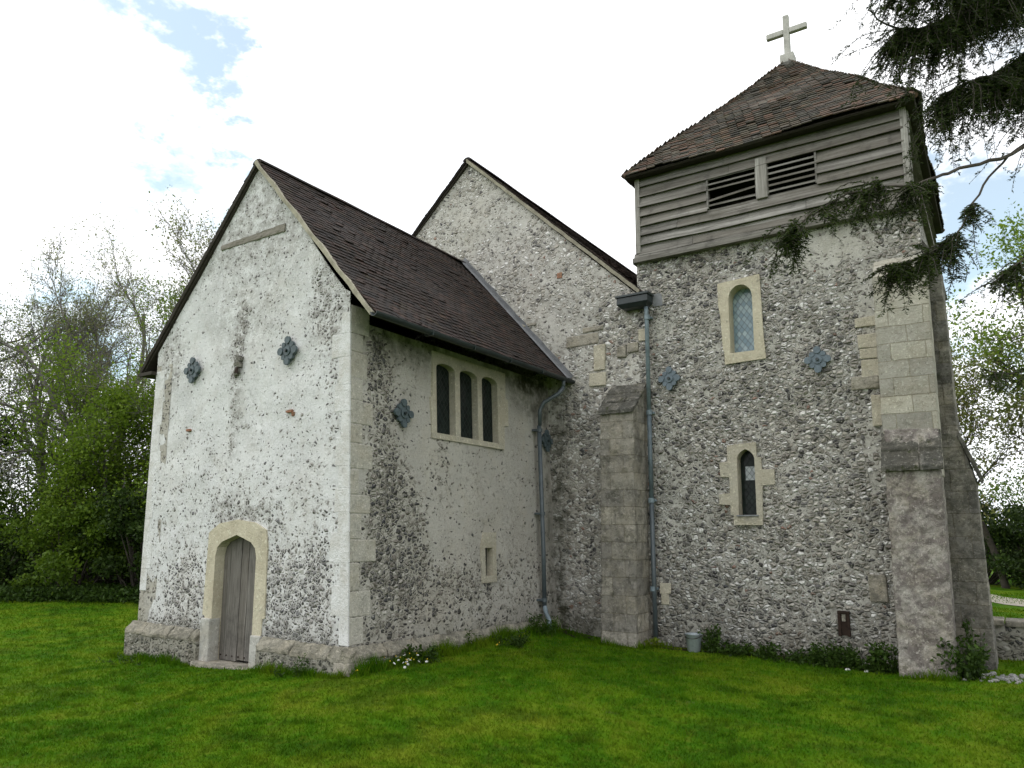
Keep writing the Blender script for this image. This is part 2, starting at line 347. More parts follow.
def wood_mat(name, a, b_, sc_=(2, 2, 30), moss=0.0):
    m, t, p = newmat(name); c1 = objc(t, sc_); c0 = objc(t); isl = island(t)
    g = nse(t, c1, 1.6, 8, .7, dist=.8)
    b = mixc(t, rng(t, g, .3, .7), a, b_)
    b = mixc(t, mth(t, 'MULTIPLY', isl, .85), b, mixc(t, .75, b, (a[0]*.48, a[1]*.44, a[2]*.38)))
    b = mixc(t, mth(t, 'MULTIPLY', rng(t, nse(t, c1, .5, 6, .7), .55, .7), .7), b, tuple(min(1, x*1.35) for x in a))
    b = mixc(t, mth(t, 'MULTIPLY', rng(t, nse(t, c0, 4, 5, .7), .5, .75), .5), b, tuple(x*.4 for x in b_))
    if moss: b = mixc(t, mth(t, 'MULTIPLY', rng(t, nse(t, c0, 3, 5, .7), .5, .65), moss), b, (.10, .115, .05))
    t.links.new(b, p.inputs['Base Color']); p.inputs['Roughness'].default_value = .85; p.inputs['Specular IOR Level'].default_value = .25
    bump(t, p, g, .6, .008); return m
M['board'] = wood_mat('silvered_oak_board', (.30, .29, .268), (.07, .066, .06), (.7, 2, 16), .06)
M['post'] = wood_mat('silvered_oak_post', (.36, .35, .32), (.19, .18, .16), (20, 20, 1.5))
M['doorwood'] = wood_mat('grey_door_oak', (.22, .205, .185), (.075, .07, .062), (30, 30, 1.3))
M['darkwood'] = wood_mat('dark_eaves_timber', (.06, .052, .042), (.035, .03, .025), (3, 3, 20))
M['beam'] = wood_mat('grey_tie_beam', (.33, .315, .28), (.19, .18, .16), (2, 3, 25))

def flat_mat(name, c, rough=.5, metal=0.0, spec=.5, var=.3, sc_=8):
    m, t, p = newmat(name); c0 = objc(t)
    b = mixc(t, rng(t, nse(t, c0, sc_, 5, .7), .35, .7), c, tuple(x*(1-var) for x in c))
    b = mixc(t, mth(t, 'MULTIPLY', rng(t, nse(t, c0, sc_*6, 3, .7), .55, .7), var), b, tuple(min(1, x*1.5) for x in c))
    t.links.new(b, p.inputs['Base Color']); p.inputs['Roughness'].default_value = rough; p.inputs['Metallic'].default_value = metal; p.inputs['Specular IOR Level'].default_value = spec
    bump(t, p, nse(t, c0, sc_*4, 4, .6), .25, .004); return m
M['lead'] = flat_mat('weathered_lead', (.21, .215, .225), .6, 0, .4)
M['pipe'] = flat_mat('blue_grey_pipe_paint', (.20, .255, .285), .45, 0, .5, .35)
M['pipe2'] = flat_mat('dirty_blue_grey_pipe_paint', (.135, .175, .195), .5, 0, .4, .45)
M['darkpipe'] = flat_mat('dark_grey_pipe_paint', (.085, .105, .115), .4, 0, .5, .3)
M['hopper'] = flat_mat('black_green_hopper', (.022, .033, .034), .35, 0, .5, .4)
M['iron'] = flat_mat('grey_blue_iron', (.085, .115, .125), .55, 0, .4, .45, 14)
M['ironblue'] = flat_mat('blue_painted_iron', (.135, .175, .205), .55, 0, .4, .35, 14)
M['rust'] = flat_mat('rusty_iron', (.035, .022, .016), .8, 0, .2, .5, 14)
M['bucket'] = flat_mat('galvanised_steel', (.36, .41, .43), .42, .35, .5, .3, 9)
M['verge'] = flat_mat('mortar_verge', (.40, .37, .29), .95, 0, .1, .35, 8)
M['lime'] = flat_mat('grey_lime_mortar', (.38, .36, .31), .95, 0, .1, .35, 8)
M['crosswood'] = flat_mat('bleached_cross_wood', (.48, .47, .43), .8, 0, .2, .35, 9)
M['black'] = flat_mat('unlit_interior', (.012, .012, .012), .9, 0, .1)
def glass_mat(name, a, b_, lead, size, spec=.5):
    m, t, p = newmat(name); c0 = objc(t); sx = N(t, 'ShaderNodeSeparateXYZ'); t.links.new(c0, sx.inputs[0])
    hx = mth(t, 'ADD', sx.outputs[0], sx.outputs[1])
    u = mth(t, 'DIVIDE', mth(t, 'ADD', mth(t, 'MULTIPLY', hx, 1.35), sx.outputs[2]), size); v = mth(t, 'DIVIDE', mth(t, 'SUBTRACT', mth(t, 'MULTIPLY', hx, 1.35), sx.outputs[2]), size)
    def ln(x): return mth(t, 'ABSOLUTE', mth(t, 'SUBTRACT', mth(t, 'FRACT', x), .5))
    l = mth(t, 'MAXIMUM', ln(u), ln(v)); leadf = rng(t, l, .44, .46)
    cb = N(t, 'ShaderNodeCombineXYZ'); t.links.new(mth(t, 'FLOOR', u), cb.inputs[0]); t.links.new(mth(t, 'FLOOR', v), cb.inputs[1])
    wn = N(t, 'ShaderNodeTexWhiteNoise'); t.links.new(cb.outputs[0], wn.inputs['Vector'])
    b = mixc(t, wn.outputs['Value'], a, b_); b = mixc(t, leadf, b, lead)
    t.links.new(b, p.inputs['Base Color']); t.links.new(rng(t, leadf, 0, 1, .08, .6), p.inputs['Roughness'])
    # every quarry tilts a little in its leads
    tn = N(t, 'ShaderNodeTexWhiteNoise'); t.links.new(cb.outputs[0], tn.inputs['Vector'])
    p.inputs['Specular IOR Level'].default_value = spec
    h = mth(t, 'ADD', mth(t, 'MULTIPLY', leadf, .6), mth(t, 'MULTIPLY', mth(t, 'MULTIPLY', mth(t, 'SUBTRACT', tn.outputs['Value'], .5), hx), 14))
    bump(t, p, h, .35, .01); return m
M['glass_sky'] = glass_mat('leaded_glass_sky_reflection', (.17, .26, .32), (.36, .46, .50), (.09, .11, .13), .115)  # reflected sky is painted into the glass colour
M['glass_dark'] = glass_mat('leaded_glass_dark', (.012, .016, .014), (.022, .03, .026), (.016, .018, .018), .11, .12)
M['glass_mid'] = glass_mat('leaded_glass_clear', (.22, .25, .26), (.40, .44, .45), (.05, .06, .06), .10)

def leaf_mat(name, cols, transl=.35, sc_=.8):
    m, t, p = newmat(name); c0 = objc(t); isl = island(t); n = len(cols)
    b = ramp(t, isl, [(i/max(1, n-1), c) for i, c in enumerate(cols)])
    b = mixc(t, rng(t, nse(t, c0, sc_, 3, .6), .45, .65), b, mixc(t, .45, b, tuple(x*.7 for x in cols[0])))
    t.links.new(b, p.inputs['Base Color']); p.inputs['Roughness'].default_value = .6; p.inputs['Specular IOR Level'].default_value = .2
    tr = N(t, 'ShaderNodeBsdfTranslucent'); t.links.new(b, tr.inputs[0]); mx = N(t, 'ShaderNodeMixShader'); mx.inputs[0].default_value = transl
    t.links.new(p.outputs[0], mx.inputs[1]); t.links.new(tr.outputs[0], mx.inputs[2]); t.links.new(mx.outputs[0], t.nodes['Material Output'].inputs[0]); return m
M['leaf_bright'] = leaf_mat('young_leaf', [(.09, .16, .012), (.15, .24, .02), (.22, .31, .03)], .45)
M['leaf_mid'] = leaf_mat('mid_green_leaf', [(.05, .095, .008), (.085, .15, .01), (.13, .20, .015)], .4)
M['leaf_dark'] = leaf_mat('dark_green_leaf', [(.015, .032, .005), (.028, .055, .008), (.05, .085, .01)], .25)
M['leaf_pale'] = leaf_mat('opening_bud', [(.16, .20, .05), (.24, .28, .09), (.24, .21, .12)], .5)
M['leaf_auburn'] = leaf_mat('bronze_green_leaf', [(.16, .20, .05), (.22, .26, .07), (.24, .19, .09)], .45)
M['needle'] = leaf_mat('yew_needle', [(.016, .030, .006), (.030, .050, .008), (.060, .085, .014)], .35, 5)
M['weed'] = leaf_mat('weed_leaf', [(.02, .045, .006), (.04, .08, .01), (.06, .11, .015)], .3, 5)
M['weedbright'] = leaf_mat('lime_weed_leaf', [(.12, .17, .015), (.18, .24, .02)], .3, 5)
M['bark2'] = flat_mat('grey_twig_bark', (.16, .15, .135), .9, 0, .1, .4, 7)
M['bark'] = flat_mat('grey_brown_bark', (.085, .075, .062), .9, 0, .1, .4, 7)
M['bark_haze'] = flat_mat('haze_lightened_bark', (.24, .225, .21), .9, 0, .1, .4, 7)  # bark colour lightened to paint in distance haze
M['petal'] = flat_mat('white_petal', (.75, .75, .72), .6, 0, .2, .05)
M['yellow'] = flat_mat('yellow_flower_centre', (.65, .45, .03), .6, 0, .2, .1)
M['soil'] = flat_mat('damp_dark_soil', (.035, .028, .018), .95, 0, .1, .5, 9)
M['gravel'] = flat_mat('pale_gravel', (.40, .37, .30), .95, 0, .1, .35, 14)
M['flintstone'] = stone_mat('loose_flint', (.40, .39, .36), (.12, .12, .12), .6, 1.0)

def grass_mat(name, blade):
    m, t, p = newmat(name); c0 = objc(t)
    a = nse(t, c0, .55, 5, .6); b1 = nse(t, c0, 2.4, 5, .65); c1 = nse(t, c0, 9, 4, .65)
    x = mth(t, 'ADD', mth(t, 'MULTIPLY', a, .55), mth(t, 'MULTIPLY', b1, .45))
    cc = ramp(t, x, [(.36, (.024, .085, .002)), (.46, (.050, .140, .003)), (.53, (.092, .178, .005)), (.64, (.16, .21, .013))])  # yellower stops mix moss tone with painted-in lit patches of lawn
    cc = mixc(t, mth(t, 'MULTIPLY', rng(t, c1, .50, .66), .5), cc, (.13, .16, .015))
    cc = mixc(t, mth(t, 'MULTIPLY', rng(t, nse(t, c0, 1.3, 6, .7), .50, .62), .6), cc, (.025, .070, .003))
    cc = mixc(t, mth(t, 'MULTIPLY', rng(t, nse(t, c0, 4, 6, .75), .62, .70), .5), cc, (.10, .095, .045))
    if blade: 
        cc = mixc(t, mth(t, 'MULTIPLY', island(t), .55), cc, mixc(t, .5, cc, (.09, .15, .012)))
    else: cc = mixc(t, .12, cc, (.035, .04, .012))
    t.links.new(cc, p.inputs['Base Color']); p.inputs['Roughness'].default_value = .9; p.inputs['Specular IOR Level'].default_value = .04
    if blade:
        tr = N(t, 'ShaderNodeBsdfTranslucent'); t.links.new(cc, tr.inputs[0]); mx = N(t, 'ShaderNodeMixShader'); mx.inputs[0].default_value = .3
        t.links.new(p.outputs[0], mx.inputs[1]); t.links.new(tr.outputs[0], mx.inputs[2]); t.links.new(mx.outputs[0], t.nodes['Material Output'].inputs[0])
    else: bump(t, p, nse(t, c0, 30, 5, .7), .8, .03)
    return m
M['lawn'] = grass_mat('lawn_turf', False); M['blade'] = grass_mat('grass_blade', True)

# ------------------------------------------------------------------ terrain
L = 4.65; XT = 1.62; XR = 5.66; YB = 9.5
anch = np.array([(-4.25,-.1,-.08),(.12,-.1,.10),(-2,-.12,.0),(.16,.5,.13),(.16,2.4,.17),(.16,4.3,.19),(.5,4.5,.11),(.9,4.0,.08),(1.8,4.1,.04),(2.5,4.6,.02),(3.85,4.6,0),(4.6,4.5,-.03),(5.1,4.1,.0),(6.1,4.7,.08),
 (-11,1.2,.02),(-9,3,.05),(-20,10,.25),(6.3,-6.1,-.05),(3,-1.4,.02),(0,-3.5,-.02),(6.3,1,-.03),(3.4,1.8,.06),(7,17,.0),(12,10,0),(14,0,0),(-14,-8,0),(-30,20,.4),(6,30,0),(30,30,0),(40,-30,0),(-40,-30,0),(-40,50,.5),(40,60,0),(0,60,0)])
def tps(r): return np.where(r > 1e-9, r*r*np.log(np.maximum(r, 1e-9)), 0)
_A = anch[:, :2]; n_ = len(_A); K = tps(np.linalg.norm(_A[:, None]-_A[None], axis=2)) + np.eye(n_)*.05
P_ = np.c_[np.ones(n_), _A]; S_ = np.block([[K, P_], [P_.T, np.zeros((3, 3))]]); W_ = np.linalg.solve(S_, np.r_[anch[:, 2], 0, 0, 0])
def gz(x, y):
    x = np.asarray(x, float); y = np.asarray(y, float); q = np.stack([x.ravel(), y.ravel()], 1)
    out_ = np.empty(len(q))
    for i in range(0, len(q), 20000):
        s = q[i:i+20000]; out_[i:i+20000] = tps(np.linalg.norm(s[:, None]-_A[None], axis=2)) @ W_[:n_] + W_[n_] + s @ W_[n_+1:]
    rr = np.hypot(q[:, 0], q[:, 1]-5); k = np.clip((rr-35)/25, 0, 1); out_ = out_*(1-k)
    out_ += (1-k)*(.018*np.sin(q[:, 0]*1.1+q[:, 1]*.7)+.014*np.sin(q[:, 0]*.6-q[:, 1]*1.7+1.3)+.008*np.sin(q[:, 0]*3.1+q[:, 1]*2.3))
    return out_.reshape(x.shape)
def gz1(x, y): return float(gz([x], [y])[0])
def axis_pts(lo, hi, fine_lo, fine_hi, st):
    a = list(np.arange(fine_lo, fine_hi+1e-6, st)); d = st; x = fine_lo
    while x > lo: d *= 1.25; x -= d; a.insert(0, max(x, lo))
    d = st; x = a[-1]
    while x < hi: d *= 1.25; x += d; a.append(min(x, hi))
    return np.array(a)
xs = axis_pts(-500, 500, -16, 16, .2); ys = axis_pts(-500, 500, -8, 24, .2)
GX, GY = np.meshgrid(xs, ys); GZ = gz(GX, GY)
def np_mesh(name, V, F, mat, parent=None, smooth=False):
    V = np.asarray(V, np.float32); F = np.asarray(F, np.int32); me = bpy.data.meshes.new(name); k = F.shape[1]
    me.vertices.add(len(V)); me.vertices.foreach_set('co', V.ravel()); me.loops.add(F.size); me.loops.foreach_set('vertex_index', F.ravel())
    me.polygons.add(len(F)); me.polygons.foreach_set('loop_start', np.arange(0, F.size, k, dtype=np.int32))
    if smooth: me.polygons.foreach_set('use_smooth', np.ones(len(F), bool))
    me.update(calc_edges=True); return link(name, me, mat, parent)
ny, nx = GX.shape; ii = (np.arange(ny-1)[:, None]*nx+np.arange(nx-1)[None]).ravel()
tag(np_mesh('ground', np.c_[GX.ravel(), GY.ravel(), GZ.ravel()], np.c_[ii, ii+1, ii+nx+1, ii+nx], M['lawn'], smooth=True), 'mown green churchyard lawn around the church', 'ground', kind='structure')

def strip(name, pts, width, mat, dz, label, cat):
    mb = MB(); rnd = random.Random(5)
    rows = []
    P = []
    for a, b in zip(pts[:-1], pts[1:]):
        n = max(1, int(math.hypot(b[0]-a[0], b[1]-a[1])/.25)); P += [(a[0]+(b[0]-a[0])*k/n, a[1]+(b[1]-a[1])*k/n) for k in range(n)]
    P.append(pts[-1])
    for i, p in enumerate(P):
        a = P[max(0, i-1)]; b = P[min(len(P)-1, i+1)]; dx, dy = b[0]-a[0], b[1]-a[1]; l = math.hypot(dx, dy); nxv, nyv = -dy/l, dx/l
        wd = width/2*(1+.18*noise.noise(Vector((p[0]*1.7, p[1]*1.7, 3))))
        for s in (-1, -.5, 0, .5, 1):
            q = (p[0]+nxv*wd*s, p[1]+nyv*wd*s); rows.append((q[0], q[1], gz1(*q)+dz))
    fs = [(i*5+k, (i+1)*5+k, (i+1)*5+k+1, i*5+k+1) for i in range(len(P)-1) for k in range(4)]
    mb.add(rows, fs); return tag(mb.build(name, mat, smooth=True), label, cat, kind='structure')
strip('path', [(4.5, 20.5), (6.5, 16.2), (9, 15), (14, 15.3), (24, 17)], 1.1, M['gravel'], .012, 'pale gravel path crossing the grass behind the tower', 'path')
strip('soil_strip', [(.3, 4.5), (.8, 4.25)], .34, M['soil'], .012, 'bare damp soil in the corner between chancel and nave wall', 'soil')
strip('soil_border', [(1.95, 4.5), (5.0, 4.5)], .28, M['soil'], .010, 'narrow bare soil border along the foot of the tower', 'soil')

# ------------------------------------------------------------------ church
church = empty('church'); tag(church, 'old flint and limewashed stone church with brown tiled roofs and a square weatherboarded tower', 'church')
def lean(z): return .09-.043*z                       # the corner leans inwards as it rises
def wob(x, y, z, a=.022): return a*nz3(x, y, z, 1.1)+a*.5*nz3(x+7, y, z, 3.1)
# maps: (u along wall, z, depth into wall)
mapA = lambda u, z, d: (u + lean(z)*smooth01(-1.2, 0, u), d - wob(u, 0, z)*(smooth01(-.05, -.7, u)*smooth01(-4.10, -3.8, u) if d == 0 else 0), z)
mapAf = lambda u, z, d: (u, d, z)
mapB = lambda u, z, d: (lean(z) - d + wob(0, u, z)*(1 if d == 0 else 0)*smooth01(.1, .7, u), u, z)
mapBf = lambda u, z, d: (lean(z) - d, u, z)
mapT = lambda u, z, d: (u, L + d - wob(u, 4, z, .03)*(1 if d == 0 else 0)*smooth01(5.66, 5.3, u), z)
mapTf = lambda u, z, d: (u, L + d, z)

door_hole = [(-2.42, -.6), (-1.52, -.6), (-1.52, 1.45), (-1.97, 1.72), (-2.42, 1.45)]
def fa(u, z):
    e = .06 + .16*(1-smooth01(1.9, 3.4, z)) - .02*smooth01(4.3, 5.6, z)
    e += blob(u, z, -.85, .85, .75, .75, .62) + blob(u, z, -3.0, .8, .55, .7, .50) + blob(u, z, -.45, 1.5, .3, .6, .25)
    e += blob(u, z, -.42, 4.45, .42, .7, .5) + blob(u, z, -2.0, 6.0, .8, .9, .14) + blob(u, z, -2.0, 4.8, 1.1, .8, .10) + blob(u, z, -3.75, 4.2, .35, .6, .3)
    e += blob(u, z, -2.15+.08*math.sin(z*3), 4.1, .13, .7, .5) + blob(u, z, -2.25, 3.1, .12, .5, .35) + blob(u, z, -2.5, 2.5, .5, .2, .12) + blob(u, z, -1.97, 1.95, .75, .22, .3) + blob(u, z, -1.25, 1.5, .2, .6, .3)
    e += blob(u, z, -.25, 3.2, .14, .9, .22) - blob(u, z, -2.9, 4.5, .6, .4, .3)
    if z < .42: e += .55
    return e
gab = [(-4.10, -.6), (0, -.6), (0, 4.56), (-.09, 4.61), (-1.97, 6.66), (-4.10, 4.31)]
mb = MB(); panel(mb, gab, [door_hole], mapA, 0, .012, .12, fa)
gw = tag(mb.build('gable_wall', M['gable'], church, attr='flint', smooth=False), 'limewashed chancel gable wall with flints showing through')
at = gw.data.attributes.new('soot', 'FLOAT', 'POINT')
at.data.foreach_set('value', [min(1, .06 + .55*smooth01(4.7, 5.6, v.co.z) + blob(v.co.x, v.co.z, -2.1, 4.5, .9, .7, .35) + blob(v.co.x, v.co.z, -.45, 4.5, .5, .8, .5) + blob(v.co.x, v.co.z, -3.75, 4.1, .35, .6, .5) + blob(v.co.x, v.co.z, -2.15, 4.0, .14, 1.0, .7) + blob(v.co.x, v.co.z, -2.2, 3.0, .14, .6, .45) + blob(v.co.x, v.co.z, -2.0, 1.95, .8, .2, .6) + .25*(1-smooth01(.3, 1.2, v.co.z))) for v in gw.data.vertices])
# chancel side wall
win3 = [(1.58, 2.97), (3.14, 2.97), (3.14, 4.12), (1.58, 4.12)]
slit = [(2.64, 1.02), (2.88, 1.02), (2.88, 1.50), (2.64, 1.50)]
def fb(u, z):
    e = .0 + .36*(1-smooth01(.9, 1.7, z))
    e += blob(u, z, .55, 3.0, .42, 1.3, .75) + blob(u, z, .8, 1.7, .75, 1.0, .75) + blob(u, z, .45, .9, .8, .8, .4) + blob(u, z, 1.7, 2.5, .3, .6, .45) + blob(u, z, 2.7, 1.0, .8, .35, .2)
    e += blob(u, z, .3, 3.9, .35, .4, .5) + blob(u, z, 4.35, 2.0, .2, 2.5, .1) + blob(u, z, 1.6, .9, .9, .5, .25)
    if z < .34: e += .5
    return e
sidep = [(.013, -.6), (L+.3, -.6), (L+.3, 4.22), (.013, 4.22)]
mb = MB(); panel(mb, sidep, [win3, slit], mapB, 0, .45, .12, fb)
o = tag(mb.build('side_wall', M['side'], church, attr='flint'), 'grey rendered chancel side wall with worn flint near the corner')
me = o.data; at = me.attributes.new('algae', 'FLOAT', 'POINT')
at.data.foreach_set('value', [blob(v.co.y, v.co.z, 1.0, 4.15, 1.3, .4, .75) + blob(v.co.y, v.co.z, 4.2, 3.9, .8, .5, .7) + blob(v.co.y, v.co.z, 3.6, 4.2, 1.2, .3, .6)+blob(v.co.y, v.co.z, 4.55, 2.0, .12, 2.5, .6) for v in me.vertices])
# hidden long wall of the chancel (other side)
mb = MB(); panel(mb, [(0, -.6), (L+.3, -.6), (L+.3, 4.1), (0, 4.1)], [], lambda u, z, d: (-4.10+d, u, z), 0, .4, .3, lambda u, z: .4)
mb.build('side_wall', M['side'], church, attr='flint')['label'] = 'far side wall of the chancel'

# nave gable + tower front: two panels in the same plane
nav = [(-5.2, -.6), (XT, -.6), (XT, 5.5), (-1.87, 8.76), (-5.2, 5.66)]
def fn(u, z):
    e = .62 + .25*nz3(u, 2, z, .8)
    e += blob(u, z, .9, 2.4, .9, 2.6, .35) - blob(u, z, -1.2, 7.3, .8, 1.0, .14) + blob(u, z, 1.2, 4.9, .7, .6, .3) - blob(u, z, .7, 5.0, .3, .7, .25)- blob(u, z, 0.1, 5.2, .4, .7, .22)
    return e
mb = MB(); panel(mb, nav, [], mapT, 0, .02, .14, fn)
o = tag(mb.build('nave_gable_wall', M['nave'], church, attr='flint'), 'pale flint gable wall of the nave above the chancel roof')
me = o.data; at = me.attributes.new('algae', 'FLOAT', 'POINT')
at.data.foreach_set('value', [blob(v.co.x, v.co.z, .15, 2.0, .22, 2.6, .8) + blob(v.co.x, v.co.z, .5, 3.6, .5, .5, .3) + blob(v.co.x, v.co.z, .4, .2, .6, .5, .7) for v in me.vertices])
mb = MB(); panel(mb, [(0, -.6), (9, -.6), (9, 5.45), (0, 5.45)], [], lambda u, z, d: (-5.2+d, L+u, z), 0, .4, .4, lambda u, z: .7)
mb.build('nave_side_wall', M['nave'], church, attr='flint')
mb = MB(); panel(mb, nav, [], lambda u, z, d: (u, L+9-d, z), 0, .4, .4, lambda u, z: .7)
mb.build('nave_end_wall', M['nave'], church, attr='flint')
mb = MB(); panel(mb, [(0, -.6), (4.2, -.6), (4.2, 5.45), (0, 5.45)], [], lambda u, z, d: (XT-d, YB+u, z), 0, .4, .4, lambda u, z: .7)
mb.build('nave_side_wall', M['nave'], church, attr='flint')

w1 = arch(3.09, 3.44, 4.33, 5.16, 5.36, 10); w2 = arch(3.12, 3.37, 1.93, 2.74, 2.89, 10, .25)
def grow(lp, d):
    cu = sum(p[0] for p in lp)/len(lp); cz = sum(p[1] for p in lp)/len(lp)
    return [(p[0]+(d if p[0] > cu else -d), p[1]+(d if p[1] > cz else -d)) for p in lp]
def rect(a, b, c, d): return [(a, c), (b, c), (b, d), (a, d)]
def ft(u, z):
    e = .92 + .22*nz3(u, 5, z, .7)
    e -= blob(u, z, 4.4, 5.7, .7, .35, .6) + blob(u, z, 2.2, 2.3, .35, .9, .28)+ blob(u, z, 4.95, 4.9, .2, .8, .5) + blob(u, z, 4.9, 2.7, .16, .6, .5)+ blob(u, z, 2.0, 4.9, .3, .3, .35)
    return e
mb = MB(); panel(mb, [(XT, -.6), (XR, -.6), (XR, 6.02), (XT, 6.02)], [rect(3.05, 3.5, 4.28, 5.4), rect(3.07, 3.4, 1.9, 2.91)], mapT, 0, .02, .14, ft)
tag(mb.build('tower_wall', M['tower'], church, attr='flint'), 'tower front wall of grey, white and black flint cobbles')
for nm, mpf, ln_ in (('tower_wall', lambda u, z, d: (XR-d, L+.021+u, z), YB-L-.021), ('tower_wall', lambda u, z, d: (XT+d, L+u, z), YB-L), ('tower_wall', lambda u, z, d: (XT+u, YB-d, z), XR-XT)):
    mb = MB(); panel(mb, [(0, -.6), (ln_, -.6), (ln_, 6.02), (0, 6.02)], [], mpf, 0, .3, .25, lambda u, z: .9)
    mb.build(nm, M['tower'], church, attr='flint')['label'] = 'side wall of the flint tower'

# plinth of the chancel
rnd = random.Random(3)
mb = MB()
def pl_run(pts, top0, top1, flt=.36, off=.10):
    pass
def plinth_piece(mp, u0, u1, zt, attr=.8):
    n = max(1, int((u1-u0)/.15)); V = []; A_ = []
    prof = [(-.10, -.6), (-.105, -.2), (-.10, .0), (-.10, zt-.16)]
    for i in range(n+1):
        u = u0+(u1-u0)*i/n
        for (d, z) in prof: V.append(mp(u, z, d-.012*nz3(u, d, z, 4))); A_.append(attr)
        V.append(mp(u, zt-.155, .1)); A_.append(attr)
    k = 5; F_ = [(i*k+j, (i+1)*k+j, (i+1)*k+j+1, i*k+j+1) for i in range(n) for j in range(4)]
    F_.append((0, 1, 2, 3, 4)); F_.append(tuple(n*k+j for j in (4, 3, 2, 1, 0)))
    mb.add(V, F_, A_)
plinth_piece(mapAf, -4.22, -2.56, .42); plinth_piece(mapAf, -1.37, .19, .42)
plinth_piece(lambda u, z, d: (.09-d, u, z-.02*u), -.10, L, .42)
plinth_piece(lambda u, z, d: (-4.12+d, u, z), -.10, 2, .42)
pls = build_each(mb, 'plinth', M['side'], church, attr='flint'); pl = pls[0]
for o_, l_ in zip(pls, ('flint plinth left of the door', 'flint plinth right of the door', 'flint plinth along the side wall', 'flint plinth on the hidden side')): o_['label'] = l_
# chamfer stones on top
mb = MB()
def chamfer(mp, u0, u1, zt):
    u = u0
    while u < u1-.01:
        u2 = min(u1, u+rnd.uniform(.35, .75)); 
        if u1-u2 < .15: u2 = u1
        j = lambda: rnd.uniform(-.008, .008)
        a, b = u+.004, u2-.004; dz = j(); dd = j()
        mb.hexa([mp(a, zt-.15+dz, -.108+dd), mp(b, zt-.15+dz+j(), -.108+dd), mp(b, zt-.16+dz, .08), mp(a, zt-.16+dz, .08),
                 mp(a, zt-.09+dz, -.108+dd), mp(b, zt-.09+dz, -.108+dd), mp(b, zt+.02, -.005), mp(a, zt+.02, -.005)])
        u = u2
for k_, (mp_c, a_c, b_c) in enumerate(((mapAf, -4.23, -2.575), (mapAf, -1.375, .20), (lambda u, z, d: (.09-d, u, z-.02*u), -.105, L))):
    mb = MB(); chamfer(mp_c, a_c, b_c, .40); rough(mb.build('chamfer_course', M['plinth'], pls[k_], bevel=.018, noise_amp=.012, noise_sc=7), .04, .07, 3)

# quoins
mb = MB()
z = .42; k = 0
while z < 4.25:
    h = rnd.uniform(.22, .36); ln1 = (.25 if k % 2 else .15)*rnd.uniform(.85, 1.2)
    a = lean(z+h/2)
    mb.hexa([(a-ln1, -.004, z), (lean(z)+.007, -.004, z), (lean(z)+.007, .02, z), (a-ln1, .02, z), (a-ln1, -.004, z+h-.002), (lean(z+h)+.007, -.004, z+h-.002), (lean(z+h)+.007, .02, z+h-.002), (a-ln1, .02, z+h-.002)])
    z += h; k += 1
z = .42
while z < 4.0:
    h = rnd.uniform(.3, .5)
    if z > .8: mb.box((-4.105, -.006, z), (-4.10+rnd.uniform(.12, .28), .02, z+h-.002))
    z += h
for r_ in mb.runs: pass
build_each(mb, 'quoin', M['white'], church, bevel=.004)
mb = MB(); z = .42; k = 0
while z < 4.1:
    h = rnd.uniform(.22, .36); ln2 = (.36 if k % 2 else .2)*rnd.uniform(.8, 1.25)
    mb.hexa([(lean(z)-.02, .021, z), (lean(z)+.006, .021, z), (lean(z)+.006, ln2, z), (lean(z)-.02, ln2, z), (lean(z+h)-.02, .021, z+h-.006), (lean(z+h)+.006, .021, z+h-.006), (lean(z+h)+.006, ln2, z+h-.006), (lean(z+h)-.02, ln2, z+h-.006)])
    z += h; k += 1
build_each(mb, 'quoin', M['sidequoin'], church, bevel=.014, noise_amp=.006)

mb = MB(); mb.box((-.04, -.112, -.3), (.205, .16, .26)); rough(mb.build('foot_stone', M['grey'], church, bevel=.015), .03, .08, 3)
# door surround, door
op = [(-2.385, -.45), (-1.56, -.45), (-1.56, 1.36), (-1.59, 1.47), (-1.68, 1.545), (-1.97, 1.635), (-2.265, 1.545), (-2.355, 1.47), (-2.385, 1.36)]
outr = [(-2.54, -.45), (-1.40, -.45), (-1.39, .62), (-1.34, .63), (-1.36, 1.50), (-1.40, 1.70), (-1.62, 1.79), (-1.97, 1.83), (-2.34, 1.78), (-2.55, 1.66), (-2.58, .6), (-2.53, .59)]
mb = MB(); panel(mb, outr, [op], mapAf, -.02, .3, .12)
ds = mb.build('door_surround', M['doorstone'], church); ds['label'] = 'pale ochre stone surround with a low pointed arch'
mb = MB()
for (a, b, c, d) in ((-2.57, -2.378, -.3, .56), (-1.567, -1.38, -.3, .42)):
    mb.box((a, -.05, c), (b, .115, d))
build_each(mb, 'jamb_base', M['grey2'], ds, bevel=.015, noise_amp=.006)
mb = MB(); mb.box((-2.6, -.14, -.4), (-1.36, .3, .03)); mb.build('threshold', M['grey'], ds, bevel=.015)
door = empty('door', parent=church)
mb = MB(); x = -2.42; rnd = random.Random(8)
while x < -1.54:
    wd = rnd.uniform(.12, .16); y = .12+rnd.uniform(-.006, .006)
    n = 7; V = []
    for i in range(n+1):
        zz = .035+rnd.uniform(0, .03)*(i == 0)+1.66*i/n; xo = .003*math.sin(i*2.1+x*9)
        V += [(x+.004+xo, y, zz), (x+wd-.004+xo, y, zz), (x+wd-.004+xo, y+.035, zz), (x+.004+xo, y+.035, zz)]
    F_ = [(i*4+j, i*4+(j+1) % 4, i*4+4+(j+1) % 4, i*4+4+j) for i in range(n) for j in range(4)]+[(3, 2, 1, 0), (n*4, n*4+1, n*4+2, n*4+3)]
    mb.add(V, F_); x += wd
mb.build('door_planks', M['doorwood'], door)
mb = MB(); mb.box((-2.45, .215, 0), (-1.5, .24, 1.75)); mb.build('door_backing', M['black'], door)
